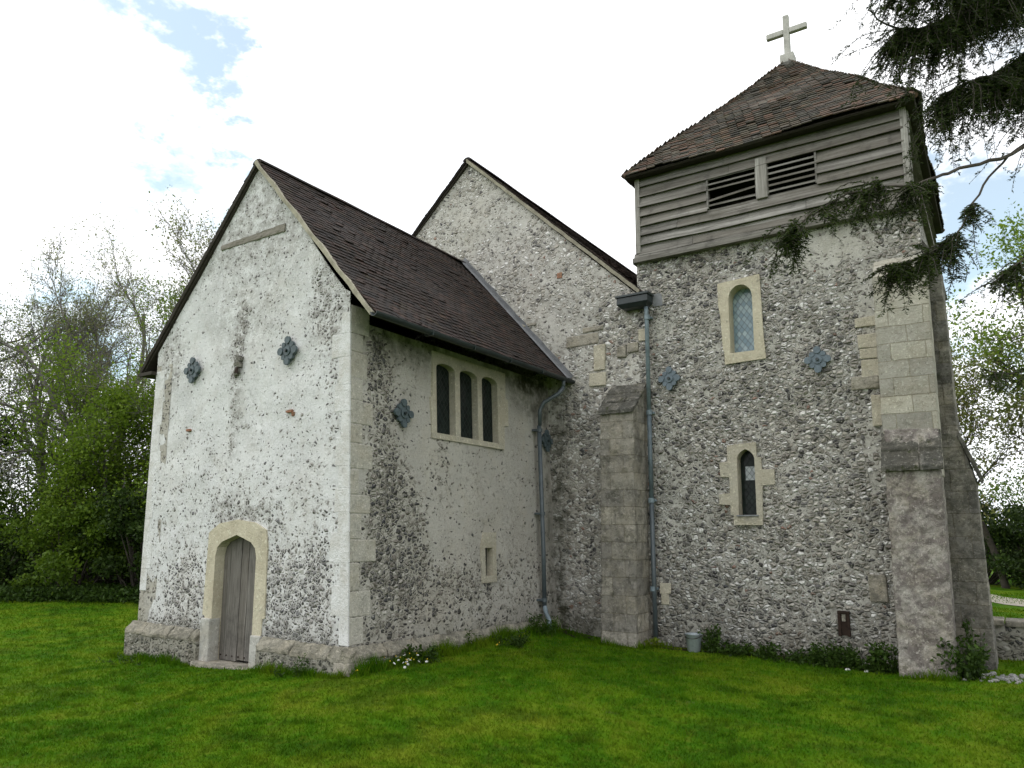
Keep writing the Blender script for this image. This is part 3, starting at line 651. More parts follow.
mb = MB(); mb.tube([(-1.68, .118, .80), (-1.68, .100, .80)], .016, 8); mb.tube([(-1.68, .100, .80), (-1.68, .096, .74)], .008, 6); mb.build('handle', M['rust'], door)
mb = MB()
for i in range(7): mb.tube([(-2.34+i*.12, .122, .10), (-2.34+i*.12, .108, .10)], .010, 6)
build_each(mb, 'nail', M['rust'], door)

# gable details
mb = MB(); mb.hexa([(-2.70, -.018, 5.62), (-1.36, -.018, 5.61), (-1.36, .1, 5.61), (-2.70, .1, 5.62), (-2.70, -.018, 5.69), (-1.35, -.018, 5.72), (-1.35, .1, 5.72), (-2.70, .1, 5.69)])
rough(mb.build('tie_beam', M['beam'], church, noise_amp=.012), .035, .09, 5)['label'] = 'weathered grey timber beam end set in the gable'
mb = MB(); rnd = random.Random(11)
for i in range(9):
    a = i*.7; c = Vector((-2.14+.035*math.cos(a), -.012, 3.88+.10*math.sin(a*1.3)))
    mb.box(c-Vector((.04, .04, .035)), c+Vector((.04, .04, .035)), .018, rnd)
mb.build('broken_corbel', M['rubble2'], church, bevel=.012)['label'] = 'broken stone stub projecting from the gable'
mb = MB(); mb.box((-2.13, -.085, 3.76), (-2.07, -.07, 3.84), .01, rnd); mb.build('corbel_hollow', M['rust'], church, noise_amp=.01)  # thin dark plate stands for the shaded hollow in the corbel
mb = MB(); rnd = random.Random(12)
for (u, z, a, b) in ((-1.08, 3.17, .12, .035), (-1.01, 3.13, .04, .05), (-3.19, 3.08, .09, .035)): mb.box((u-a/2, -.026, z-b/2), (u+a/2, .02, z+b/2), .008, rnd)
build_each(mb, 'brick_fragment', M['brick'], church, bevel=.006)

def tie_plate(mp, u, z, mat, lab, s=1.0):
    mb = MB(); s *= .95
    pts = []
    n = 48
    for k in range(n):
        a = 2*math.pi*k/n; r = .122+.012*math.cos(4*a)-.012*math.cos(8*a)
        pts.append((u+r*math.cos(a)*s, z+r*math.sin(a)*s*1.08))
    panel(mb, pts, [], mp, -.045, .02)
    o = mb.build('tie_plate', mat, church, bevel=.01); o['label'] = lab
    mb = MB()
    for k in range(4):
        a = math.pi/2*k; cu, cz = u+.136*s*math.cos(a), z+.146*s*math.sin(a)
        c = [(cu+.05*math.cos(b*math.pi/4), cz+.052*math.sin(b*math.pi/4)) for b in range(8)]
        panel(mb, c, [], mp, -.062, -.03)
    c = [(u+.062*math.cos(b*math.pi/6), z+.062*math.sin(b*math.pi/6)) for b in range(12)]; panel(mb, c, [], mp, -.06, -.03)
    for k in range(4):
        a = math.pi/2*k+math.pi/4; cu, cz = u+.112*s*math.cos(a), z+.12*s*math.sin(a)
        c = [(cu+.036*math.cos(b*math.pi/4), cz+.036*math.sin(b*math.pi/4)) for b in range(8)]
        panel(mb, c, [], mp, -.054, -.02)
    mb.build('boss', mat, o, bevel=.01)
    mb = MB(); c = [(u+.022*math.cos(b*math.pi/3), z+.022*math.sin(b*math.pi/3)) for b in range(6)]; panel(mb, c, [], mp, -.09, -.05)
    mb.build('bolt', M['hopper'], o, bevel=.004)
tie_plate(mapAf, -3.15, 3.93, M['iron'], 'iron tie plate on the left of the gable')
tie_plate(mapAf, -1.14, 3.95, M['iron'], 'iron tie plate on the right of the gable')
tie_plate(mapBf, .91, 3.18, M['iron'], 'dark iron tie plate left of the three light window')
tie_plate(mapBf, 4.5, 3.2, M['iron'], 'dark iron tie plate half hidden behind the downpipe')
tie_plate(mapTf, 2.13, 4.05, M['ironblue'], 'blue iron tie plate beside the pale downpipe')
tie_plate(mapTf, 4.3, 4.08, M['ironblue'], 'blue iron tie plate on the right of the tower')

# three light window
def bay(a, b, top): return arch(a, b, 3.01, 3.92, top, 12, .0)
lights = [bay(1.60, 2.02, 4.0), bay(2.13, 2.56, 4.0), bay(2.67, 3.08, 4.0)]
wout = [(1.50, 2.93), (3.24, 2.93), (3.25, 3.3), (3.36, 3.31), (3.37, 3.72), (3.30, 3.73), (3.31, 4.14), (1.53, 4.14), (1.52, 3.5), (1.48, 3.49)]
win = empty('window', parent=church); win['label'] = 'three light stone window with dark glass under the chancel eaves'
mb = MB(); panel(mb, wout, lights, mapBf, -.025, .26, .15); mb.build('stone_frame', M['cream'], win)
mb = MB(); mb.add([mapBf(1.5, 2.95, .085), mapBf(3.2, 2.95, .085), mapBf(3.2, 4.12, .085), mapBf(1.5, 4.12, .085)], [(0, 1, 2, 3)]); mb.add([mapBf(1.5, 2.95, .095), mapBf(3.2, 2.95, .095), mapBf(3.2, 4.12, .095), mapBf(1.5, 4.12, .095)], [(3, 2, 1, 0)])
mb.build('pane', M['glass_dark'], win)
win = empty('window', parent=church); win['label'] = 'tiny square slit window low in the chancel side wall'
mb = MB(); panel(mb, [(2.57, .97), (2.94, .97), (2.94, 1.38), (2.96, 1.68), (2.64, 1.68), (2.57, 1.5)], [rect(2.665, 2.855, 1.06, 1.46)], mapBf, -.02, .3, .12); mb.build('stone_frame', M['cream'], win)
mb = MB(); mb.box((-.07, 2.6, 1.0), (-.06, 2.95, 1.5)); mb.build('pane', M['glass_dark'], win)
win = empty('window', parent=church); win['label'] = 'upper tower lancet with leaded glass, sky reflection painted in pale blue'
mb = MB(); panel(mb, [(3.0, 4.17), (3.60, 4.19), (3.58, 4.5), (3.56, 5.47), (2.93, 5.43), (2.93, 5.1), (2.96, 4.9), (2.98, 4.4), (3.0, 4.36)], [w1], mapTf, -.03, .3, .12); mb.build('stone_frame', M['doorstone'], win)
mb = MB(); mb.box((3.0, L+.19, 4.25), (3.55, L+.20, 5.42)); mb.build('pane', M['glass_sky'], win)
win = empty('window', parent=church); win['label'] = 'lower tower lancet with dark leaded glass and a pale sill'
mb = MB(); panel(mb, [(3.04, 1.80), (3.45, 1.80), (3.46, 2.22), (3.47, 2.36), (3.64, 2.37), (3.64, 2.58), (3.47, 2.59), (3.46, 2.76), (3.40, 2.77), (3.40, 2.98), (2.98, 2.96), (2.98, 2.72), (2.86, 2.71), (2.87, 2.50), (3.0, 2.49), (3.0, 2.26), (2.84, 2.25), (2.84, 2.10), (3.0, 2.09), (3.0, 1.95), (3.04, 1.94)], [w2], mapTf, -.03, .3, .12); mb.build('stone_frame', M['cream'], win)
mb = MB(); mb.box((3.05, L+.15, 1.85), (3.44, L+.16, 2.95)); mb.build('pane', M['glass_dark'], win)
mb = MB(); mb.box((3.19, L+.142, 2.45), (3.33, L+.149, 2.65)); mb.build('clear_pane', M['glass_mid'], win)
mb = MB(); mb.box((3.09, L-.05, 1.925), (3.40, L+.1, 1.945)); mb.build('sill', M['lead'], win)

# inset stones and patches in nave and tower wall
mb = MB(); rnd = random.Random(4)
for (a, b, c, d) in ((.82, 1.02, 4.33, 4.76), (.72, 1.03, 4.07, 4.29), (1.62, 1.77, 4.72, 4.92)): mb.box((a, L-.022, c), (b, L+.05, d), .008, rnd)
build_each(mb, 'inset_stone', M['cream'], church, bevel=.012)
mb = MB()
for (a, b, c, d) in ((1.42, 1.6, 4.56, 4.72), (1.24, 1.4, 4.5, 4.68), (.3, .9, 4.78, 4.98), (.6, .98, 5.0, 5.1), (-.25, .1, 4.6, 4.72), (4.76, 4.98, .82, 1.17), (4.7, 5.05, 3.6, 3.8)): mb.box((a, L-.018, c), (b, L+.05, d), .01, rnd)
build_each(mb, 'inset_stone', M['grey'], church, bevel=.02, noise_amp=.012)
mb = MB()
for (a, b, c, d) in ((4.80, 5.06, 4.47, 4.60), (4.82, 5.06, 4.17, 4.36), (4.83, 5.06, 4.02, 4.16), (4.84, 5.06, 3.76, 4.01), (4.94, 5.06, 3.10, 3.52), (1.9, 2.02, .62, .78), (1.88, 2.05, .78, .94)): mb.box((a, L-.022, c), (b, L+.05, d), .007, rnd)
build_each(mb, 'quoin', M['cream'], church, bevel=.01, noise_amp=.006)
mb = MB(); 
for k in range(6): mb.box((XT-.006, L-.008, 5.60+k*.065), (XT+(.12 if k % 2 else .17), L+.1, 5.655+k*.065), .003, rnd)
mb.build('brick_quoin', M['brick'], church, bevel=.006)['label'] = 'red brick corner of the tower below the boarding'; mb = MB()
mb.box((.12, L-.015, 6.05), (.22, L+.05, 6.15), .005, rnd); mb.build('brick_fragment', M['brick'], church, bevel=.006); mb = MB()
for k in (): mb.box((.10+rnd.uniform(-.02, .02), L-.015, 1.1+k*.15), (.20, L+.05, 1.2+k*.15), .01, rnd) if k % 5 else None

# ledge of render across nave gable (old string)
mb = MB(); mb.box((-.62, L-.03, 5.28), (-.30, L+.05, 5.33), .01, rnd); mb.build('string_stone', M['grey'], church, bevel=.01)

# ------------------------------------------------------------------ buttresses
def prism_x(mb, prof, x0, x1, j=0.0):
    """profile in (y, z), extruded from x0 to x1, side faces split for texture"""
    n = len(prof); V = [(x0, y, z) for y, z in prof]+[(x1, y, z) for y, z in prof]
    mb.add(V, [tuple(range(n-1, -1, -1)), tuple(range(n, 2*n))]+[(i, (i+1) % n, n+(i+1) % n, n+i) for i in range(n)])
def slabs(name, prof_pts, x0, x1, mat, par, over=.03, n=3, thick=.055):
    mb = MB(); (ya, za), (yb, zb_) = prof_pts     # lower front edge -> upper back edge
    rn = random.Random(2)
    for k in range(n):
        t0 = k/n; t1 = (k+1)/n+.04; y0, z0 = ya+(yb-ya)*t0, za+(zb_-za)*t0; y1, z1 = ya+(yb-ya)*t1, za+(zb_-za)*t1
        o = over*(1 if k == 0 else .85)
        cuts = [x0-.02, x0+(x1-x0)*rn.uniform(.4, .65), x1+.02]
        for a, b in zip(cuts[:-1], cuts[1:]):
            mb.hexa([(a+.003, y0-o, z0-.01), (b-.003, y0-o, z0-.01), (b-.003, y1, z1-.02), (a+.003, y1, z1-.02), (a+.003, y0-o, z0+thick), (b-.003, y0-o, z0+thick), (b-.003, y1, z1+thick-.012), (a+.003, y1, z1+thick-.012)])
    return rough(mb.build(name, mat, par, bevel=.01, noise_amp=.012, noise_sc=6), .035, .08, 3)
bt = empty('buttress', parent=church); bt['label'] = 'ashlar buttress with stepped slab top beside the downpipe'
mb = MB(); prism_x(mb, [(L+.1, -.6), (4.05, -.6), (4.10, .5), (4.14, 3.52), (L+.1, 4.05)], 1.16, 1.72)
rough(mb.build('shaft', M['butt'], bt, bevel=.02), .05, .10, 5)
slabs('slab_top', ((4.12, 3.50), (L-.02, 3.98)), 1.15, 1.73, M['slabs'], bt)
bt = empty('buttress', parent=church); bt['label'] = 'tall corner buttress on the tower front, pale ashlar above and mottled grey below'
mb = MB(); prism_x(mb, [(L+.1, 2.4), (4.33, 2.4), (4.35, 3.05), (4.37, 5.05), (L+.1, 5.45)], 5.08, 5.71)
rough(mb.build('upper_stage', M['ashlar'], bt, bevel=.015), .02, .15, 5)
mb = MB(); prism_x(mb, [(L+.1, -.6), (4.02, -.6), (4.04, .2), (4.12, 2.5), (4.34, 3.0), (L+.1, 3.03)], 5.11, 5.70)
rough(mb.build('lower_stage', M['rubble'], bt, bevel=.02, noise_amp=.02, noise_sc=3), .035, .07, 6)
slabs('slab_top', ((4.10, 2.46), (4.36, 2.92)), 5.08, 5.71, M['slabs'], bt, n=2)
bt = empty('buttress', parent=church); bt['label'] = 'corner buttress on the tower side with a sloping offset'
mb = MB(); rp = [(-.6, 6.12), (-.1, 6.095), (.3, 6.08), (.8, 6.07), (1.3, 6.06), (1.85, 6.05), (2.38, 6.04), (2.66, 5.965), (2.95, 5.89), (3.1, 5.88), (3.65, 5.873), (4.2, 5.866), (4.75, 5.858), (5.3, 5.85), (5.7, 5.62)]
y0, y1 = 4.86, 5.44; V = []
for z, x in rp: V += [(5.60, y0, z), (x, y0, z), (x, y1, z), (5.60, y1, z)]
mb.add(V, [(i*4+j, i*4+(j+1) % 4, i*4+4+(j+1) % 4, i*4+4+j) for i in range(len(rp)-1) for j in range(4)]+[(3, 2, 1, 0), tuple(len(rp)*4-4+j for j in range(4))])
rough(mb.build('shaft', M['rubble2'], bt, bevel=.02, noise_amp=.015), .035, .08, 4)
mb = MB(); mb.hexa([(6.09, 4.83, 2.34), (6.09, 5.47, 2.34), (5.87, 5.47, 2.93), (5.87, 4.83, 2.93), (6.12, 4.83, 2.39), (6.12, 5.47, 2.39), (5.90, 5.47, 2.99), (5.90, 4.83, 2.99)])
mb.build('slab_top', M['slabs'], bt, bevel=.01)
# rusty vent low in the tower wall
vent = empty('vent', parent=church); vent['label'] = 'small rusty iron vent low in the tower wall'
mb = MB(); mb.box((4.36, L-.03, .36), (4.395, L+.02, .66)); mb.box((4.47, L-.03, .36), (4.505, L+.02, .66)); mb.box((4.36, L-.04, .65), (4.505, L+.02, .68)); mb.build('vent_frame', M['rust'], vent, noise_amp=.006)
mb = MB(); mb.box((4.39, L-.012, .37), (4.475, L+.02, .65)); mb.build('vent_plate', M['rust'], vent)
mb = MB(); mb.box((4.41, L-.02, .55), (4.455, L-.012, .64)); mb.build('stone_chip', M['grey'], vent)

# ------------------------------------------------------------------ roofs
def tiles(mb, O, u, s, length, slope, rnd, g=.085, w_=.135, ext=None, tl=.2, th=.012, sag=.018, rg=.006):
    O = Vector(O); u = Vector(u).normalized(); s = Vector(s).normalized(); n = u.cross(s)
    if n.z < 0: n = -n
    r = 0; d = 0.0
    while d < slope:
        a, b = ext(d) if ext else (0, length)
        x = a-(w_/2 if r % 2 else 0)+rnd.uniform(-.01, .01)
        while x < b:
            x0 = max(x+.002, a); x1 = min(x+w_-.002, b)
            if x1-x0 > .02:
                t0 = th*1.6+rnd.uniform(0, rg)+(rnd.uniform(.006, .014) if rnd.random() < .05 else 0); d0 = d+rnd.uniform(-rg, rg)-.02-(rnd.uniform(.01, .03) if rnd.random() < .04 else 0); dd = min(d0+tl*.75, slope+.02)
                sg = sag*nz3(O.x+x*.8, O.y, d*.8, 1)*2
                P = lambda xx, ds, h: O+u*xx+s*ds+n*(h+sg)
                tw = rnd.uniform(-.003, .003)
                V = [P(x0, d0, t0-th), P(x1, d0, t0-th+tw), P(x1, dd, -.002), P(x0, dd, -.002), P(x0, d0, t0), P(x1, d0, t0+tw), P(x1, dd, th-.006), P(x0, dd, th-.006)]
                mb.add(V, [(4, 5, 6, 7), (0, 1, 5, 4), (1, 2, 6, 5), (3, 0, 4, 7)])
            x += w_
        d += g; r += 1
rnd = random.Random(21)
# chancel roof
CRX, CRZ = -1.96, 6.75
EX, EZ = .355, 4.21
def slab_roof(name, pts, th, mat, par):
    mb = MB(); P = [Vector(p) for p in pts]; n = (P[1]-P[0]).cross(P[2]-P[0]).normalized()
    if n.z < 0: n = -n
    mb.hexa([p-n*th for p in P]+[p-n*.004 for p in P]); return mb.build(name, mat, par)
s1 = Vector((CRX-EX, 0, CRZ-EZ)); sl1 = s1.length
mb = MB(); tiles(mb, (EX, -.055, EZ), (0, 1, 0), s1, L+.055, sl1, rnd)
LX, LZ = -4.44, 4.06
s2 = Vector((CRX-LX, 0, CRZ-LZ))
tiles(mb, (LX, -.055, LZ), (0, 1, 0), s2, L+.055, s2.length, rnd)
cr_ = tag(mb.build('chancel_roof', M['tile'], church), 'steep dark brown clay tile roof of the chancel')
slab_roof('roof_boards', [(EX-.02, -.035, EZ), (EX-.02, L, EZ), (CRX, L, CRZ-.01), (CRX, -.035, CRZ-.01)], .05, M['darkwood'], cr_)
slab_roof('roof_boards', [(LX+.02, -.035, LZ), (LX+.02, L, LZ), (CRX, L, CRZ-.01), (CRX, -.035, CRZ-.01)], .05, M['darkwood'], cr_)
# ridge tiles
def ridge(par, x, z, y0, y1, mat, step=.32):
    mb = MB(); y = y0
    while y < y1:
        e = min(y1, y+step-.008); r0 = .085; V = []
        for yy in (y, e):
            for k in range(7):
                a = math.pi*(k/6); V.append((x+r0*math.cos(a)*1.15, yy, z-.035+r0*math.sin(a)*.75+.01*nz3(0, yy, 0, 1)))
        mb.add(V, [(k, k+7, k+8, k+1) for k in range(6)]+[tuple(range(7)), tuple(range(13, 6, -1))]); y += step
    return mb.build('ridge_tiles', mat, par)
ridge(cr_, CRX, CRZ+.005, -.055, L, M['tile'])
# verges: right one pale mortar, left one dark
mb = MB()
n = 24; V = []
for i in range(n+1):
    t_ = i/n; c = Vector((EX+.0, -.06, EZ))+(Vector((CRX, -.06, CRZ))-Vector((EX, -.06, EZ)))*t_
    nn = Vector((.74, 0, .67)); j = .006*math.sin(i*5.1)
    V += [c-nn*.048+Vector((0, -.02+j, 0)), c-nn*.048+Vector((0, .10, 0)), c+nn*(.006+j)+Vector((0, .02, 0)), c+nn*(.006+j)+Vector((0, -.025+j, 0))]
mb.add(V, [(i*4+j, i*4+(j+1) % 4, i*4+4+(j+1) % 4, i*4+4+j) for i in range(n) for j in range(4)]+[(3, 2, 1, 0), (n*4, n*4+1, n*4+2, n*4+3)])
mb.build('verge', M['verge'], cr_, noise_amp=.01, noise_sc=7)['label'] = 'pale mortar verge on the right gable slope'
mb = MB(); V = []
for i in range(n+1):
    t_ = i/n; c = Vector((LX, -.062, LZ))+(Vector((CRX, -.062, CRZ))-Vector((LX, -.062, LZ)))*t_; nn = Vector((-.74, 0, .67))
    V += [c-nn*.04, c-nn*.04+Vector((0, .06, 0)), c+nn*.004+Vector((0, .06, 0)), c+nn*.004+Vector((0, -.01, 0))]
mb.add(V, [(i*4+j, i*4+(j+1) % 4, i*4+4+(j+1) % 4, i*4+4+j) for i in range(n) for j in range(4)]+[(3, 2, 1, 0), (n*4, n*4+1, n*4+2, n*4+3)])
mb.build('verge', M['darkwood'], cr_, noise_amp=.008, noise_sc=7)['label'] = 'dark timber verge on the left gable slope'
# eaves box on the left + wall plate on the right
mb = MB(); mb.box((-4.42, -.09, 3.97), (-4.09, L, 4.02)); mb.build('eaves_board', M['darkwood'], cr_)
# gutter
mb = MB(); n = 8; V = []; ysn = [-.12, L+.02]
for yy in ysn:
    for k in range(n+1):
        a = math.pi+math.pi*k/n; V.append((EX+.055+.055*math.cos(a), yy, EZ-.01+.055*math.sin(a)))
    for k in range(n+1):
        a = 2*math.pi-math.pi*k/n; V.append((EX+.055+.047*math.cos(a), yy, EZ-.01+.047*math.sin(a)))
m2 = 2*(n+1); mb.add(V, [(k, (k+1) % m2, m2+(k+1) % m2, m2+k) for k in range(m2)]+[tuple(range(m2)), tuple(range(2*m2-1, m2-1, -1))])
for yy in (.9, 1.8, 2.7, 3.6): mb.box((EX-.02, yy-.012, EZ-.07), (EX+.11, yy+.012, EZ-.0))
mb.build('gutter', M['hopper'], cr_)['label'] = 'dark half round gutter along the chancel eaves'
# lead flashing where the roof meets the nave wall
mb = MB(); a = Vector((EX, 0, EZ)); b = Vector((CRX, 0, CRZ)); nn = Vector((.74, 0, .67)); n = 14; V = []
for i in range(n+1):
    c = a+(b-a)*i/n; j = .008*math.sin(i*3.3)
    V += [Vector((c.x, L-.12+j, c.z))+nn*.032, Vector((c.x, L-.115+j, c.z))+nn*.04, Vector((c.x, L-.02, c.z))+nn*.05, Vector((c.x, L-.035, c.z))+nn*(.115+j)]
mb.add(V, [(i*4+j, i*4+4+j, i*4+5+j, i*4+1+j) for i in range(n) for j in range(3)])
fl = mb.build('flashing', M['lead'], cr_, smooth=False); fl['label'] = 'grey lead flashing against the nave gable'
md = fl.modifiers.new('solid', 'SOLIDIFY'); md.thickness = .006
# nave roof
NX, NZ = -1.85, 8.82; NEX, NEZ = 1.72, 5.52
sN = Vector((NX-NEX, 0, NZ-NEZ)); mb = MB(); tiles(mb, (NEX, L-.055, NEZ), (0, 1, 0), sN, 9.4, sN.length, rnd, .09, .15)
NLX = 2*NX-NEX; sN2 = Vector((NX-NLX, 0, NZ-NEZ)); tiles(mb, (NLX, L-.055, NEZ), (0, 1, 0), sN2, 9.4, sN2.length, rnd, .1, .2)
nr = tag(mb.build('nave_roof', M['tile'], church), 'dark brown tile roof of the nave behind its pale gable')
slab_roof('roof_boards', [(NEX, L-.035, NEZ), (NEX, L+9.2, NEZ), (NX, L+9.2, NZ-.01), (NX, L-.035, NZ-.01)], .055, M['darkwood'], nr)
slab_roof('roof_boards', [(NLX, L-.035, NEZ), (NLX, L+9.2, NEZ), (NX, L+9.2, NZ-.01), (NX, L-.035, NZ-.01)], .055, M['darkwood'], nr)
ridge(nr, NX, NZ+.01, L-.06, L+9.2, M['tile'])
for sx in (1, -1):
    mb = MB(); n = 30; V = []; e0 = Vector((NX+sx*(NEX-NX-.03), L-.06, NEZ+.03)); e1 = Vector((NX, L-.06, NZ)); nn = Vector((sx*.69, 0, .72))
    for i in range(n+1):
        c = e0+(e1-e0)*i/n; j = .005*math.sin(i*4.7)
        V += [c-nn*(.06 if sx == 1 else .035)+Vector((0, j, 0)), c-nn*(.06 if sx == 1 else .035)+Vector((0, .11, 0)), c-nn*.004+Vector((0, .05, 0)), c-nn*.004+Vector((0, -.02+j, 0))]
    mb.add(V, [(i*4+j, i*4+(j+1) % 4, i*4+4+(j+1) % 4, i*4+4+j) for i in range(n) for j in range(4)]+[(3, 2, 1, 0), (n*4, n*4+1, n*4+2, n*4+3)])
    mb.build('verge', M['verge'] if sx == 1 else M['tile'], nr, noise_amp=.01, noise_sc=7)
# hopper and downpipes
dp = empty('downpipe', parent=church); dp['label'] = 'pale blue grey downpipe with a wide black hopper between nave and tower'
mb = MB(); X0, X1 = 1.35, 1.88
mb.hexa([(X0+.06, L-.18, 5.24), (X1-.06, L-.18, 5.24), (X1-.06, L-.02, 5.24), (X0+.06, L-.02, 5.24), (X0, L-.24, 5.30), (X1, L-.24, 5.30), (X1, L-.02, 5.30), (X0, L-.02, 5.30)])
mb.box((X0, L-.24, 5.302), (X1, L-.02, 5.41)); mb.box((X0-.02, L-.26, 5.412), (X1+.02, L-.02, 5.45)); mb.build('hopper', M['hopper'], dp, bevel=.006)
mb = MB(); xx = 1.80; mb.tube([(xx, L-.11, 5.24), (xx, L-.09, 5.1), (xx+.005, L-.09, 3.52)], .034, 12); mb.build('pipe', M['pipe'], dp, smooth=True)
mb = MB(); mb.tube([(xx+.005, L-.09, 3.52), (xx+.01, L-.09, 2.16)], .0345, 12); mb.build('pipe', M['pipe2'], dp, smooth=True)
mb = MB(); mb.tube([(xx+.01, L-.09, 2.16), (xx+.02, L-.09, 1.0), (xx+.03, L-.09, .14)], .036, 12); mb.build('pipe', M['darkpipe'], dp, smooth=True)
mb = MB()
for zz in (5.03, 3.50, 2.14, .82): mb.tube([(xx+.006, L-.09, zz), (xx+.006, L-.09, zz+.07)], .047, 12); mb.box((xx-.055, L-.05, zz+.02), (xx+.065, L-.0, zz+.05))
build_each(mb, 'bracket', M['pipe'], dp)
mb = MB(); mb.box((1.88, L-.012, 5.25), (2.03, L+.01, 5.45), .01, rnd); mb.build('lead_patch', M['lead'], dp)
dp = empty('downpipe', parent=church); dp['label'] = 'dark grey downpipe in the corner of the chancel side wall'
mb = MB(); mb.tube([(EX+.055, 4.33, EZ-.06), (EX+.055, 4.33, EZ-.17)], .032, 10); mb.tube([(EX+.055, 4.33, EZ-.17), (EX, 4.28, EZ-.27), (.13, 4.17, EZ-.42), (.07, 4.14, EZ-.55), (.07, 4.14, EZ-.8)], .034, 10)
mb.tube([(.055, 4.14, EZ-.8), (.135, 4.14, 1.4), (.155, 4.14, .52)], .036, 10); mb.build('pipe', M['darkpipe'], dp, smooth=True)
mb = MB(); mb.tube([(.155, 4.14, .54), (.18, 4.14, .44), (.26, 4.10, .34), (.27, 4.10, .22), (.31, 4.08, .19)], .036, 10); mb.build('shoe', M['pipe'], dp, smooth=True)
mb = MB()
for zz, xo in ((3.3, .065), (1.95, .115), (.6, .15)): mb.tube([(xo, 4.14, zz), (xo+.002, 4.14, zz+.06)], .046, 10); mb.box((xo-.1, 4.06, zz+.015), (xo+.0, 4.22, zz+.045))
build_each(mb, 'bracket', M['darkpipe'], dp)

# ------------------------------------------------------------------ belfry stage of the tower
bf = empty('belfry', parent=church); bf['label'] = 'silvered oak weatherboarded bell stage with two louvred openings'
BX0, BX1, BY0, BY1, BZ0, BZ1 = XT+.07, XR-.09, L-.03, YB+.03, 6.05, 7.52
rnd = random.Random(31)
def boards(mp, ln_, openings, name='weatherboards'):
    mb = MB(); z = BZ0+.10; k = 0
    while z < BZ1:
        h = min(rnd.uniform(.155, .215), 7.60-z); segs = [(0.0, ln_)]
        for (a, b, c, d) in openings:
            if z+h*.5 > c and z+h*.5 < d:
                ns = []
                for (p, q) in segs:
                    if b <= p or a >= q: ns.append((p, q)); continue
                    if a > p: ns.append((p, a))
                    if b < q: ns.append((b, q))
                segs = ns
        for (p, q) in segs:
            cuts = [p]
            if q-p > 2.2: cuts.append(rnd.uniform(p+.6, q-.6))
            cuts.append(q)
            for a, b in zip(cuts[:-1], cuts[1:]):
                m = max(1, int((b-a)/.3)); V = []; o0 = rnd.uniform(-.01, .01); ph = rnd.uniform(0, 9); tilt = rnd.uniform(-.006, .006)
                for i in range(m+1):
                    uu = a+.003+(b-a-.006)*i/m; wv = .016*noise.noise(Vector((uu*1.1, ph, 0)))+o0*.6+tilt*(uu-a); wd = .013*noise.noise(Vector((uu*1.6, ph, 5)))
                    V += [mp(uu, z-.03+wv, -.078+wd), mp(uu, z-.018+wv, -.02), mp(uu, z+h+wv, -.004), mp(uu, z+h+wv, -.018+wd)]
                mb.add(V, [(i*4+j, i*4+4+j, i*4+4+(j+1) % 4, i*4+(j+1) % 4) for i in range(m) for j in range(4)]+[(0, 1, 2, 3), (m*4+3, m*4+2, m*4+1, m*4)])
        z += h; k += 1
    return mb.build(name, M['board'], bf)
LV = ((2.86, 3.575, 6.66, 7.15), (3.765, 4.42, 6.66, 7.18))
boards(lambda u, z, d: (BX0+u, BY0+d, z), BX1-BX0, [(LV[0][0]-BX0-.02, LV[1][1]-BX0+.02, 6.66, 7.18)])['label'] = 'lapped silver grey boards on the front'
boards(lambda u, z, d: (BX1-d, BY0+u, z), BY1-BY0, []); boards(lambda u, z, d: (BX0+d, BY0+u, z), BY1-BY0, []); boards(lambda u, z, d: (BX0+u, BY1-d, z), BX1-BX0, [])
# inner skin (leaves the louvre openings)
mb = MB(); panel(mb, rect(BX0, BX1, BZ0, BZ1+.05), [rect(LV[0][0], LV[0][1], 6.64, 7.17), rect(LV[1][0], LV[1][1], 6.64, 7.19)], lambda u, z, d: (u, BY0+d, z), 0.002, .06)
for lo, hi in (((BX1-.05, BY0+.07, BZ0), (BX1-.003, BY1, BZ1+.05)), ((BX0+.003, BY0+.07, BZ0), (BX0+.05, BY1, BZ1+.05)), ((BX0+.06, BY1-.05, BZ0), (BX1-.06, BY1-.003, BZ1+.05))): mb.box(lo, hi)
mb.box((BX0+.1, BY0+.5, BZ0+.1), (BX1-.1, BY0+.55, BZ1+.1))
mb.build('inner_frame', M['darkwood'], bf)
mb = MB(); mb.box((XT-.02, L-.13, 6.0), (XR+.04, L-.005, 6.075)); mb.hexa([(XT+.0, L-.11, 6.078), (XR+.02, L-.11, 6.078), (XR+.02, L-.03, 6.078), (XT+.0, L-.03, 6.078), (XT+.0, L-.095, 6.14), (XR+.02, L-.095, 6.14), (XR+.02, L-.04, 6.18), (XT+.0, L-.04, 6.18)])
mb.box((XR+.003, L-.004, 6.025), (XR+.07, YB+.07, 6.10)); mb.box((XT-.07, L-.004, 6.025), (XT-.003, YB+.07, 6.10)); mb.build('sill_board', M['board'], bf, noise_amp=.006, noise_sc=2)
mb = MB()
for x in (BX0-.045, BX1-.035): mb.box((x, BY0-.075, 6.15), (x+.08, BY0+.02, BZ1))
mb.box((BX1+.003, BY0+.03, 6.15), (BX1+.06, BY0+.12, BZ1)); mb.box((LV[0][1]+.012, BY0-.075, 6.60), (LV[1][0]-.012, BY0+.02, 7.24))
build_each(mb, 'post', M['post'], bf, bevel=.006, noise_amp=.006, noise_sc=4)
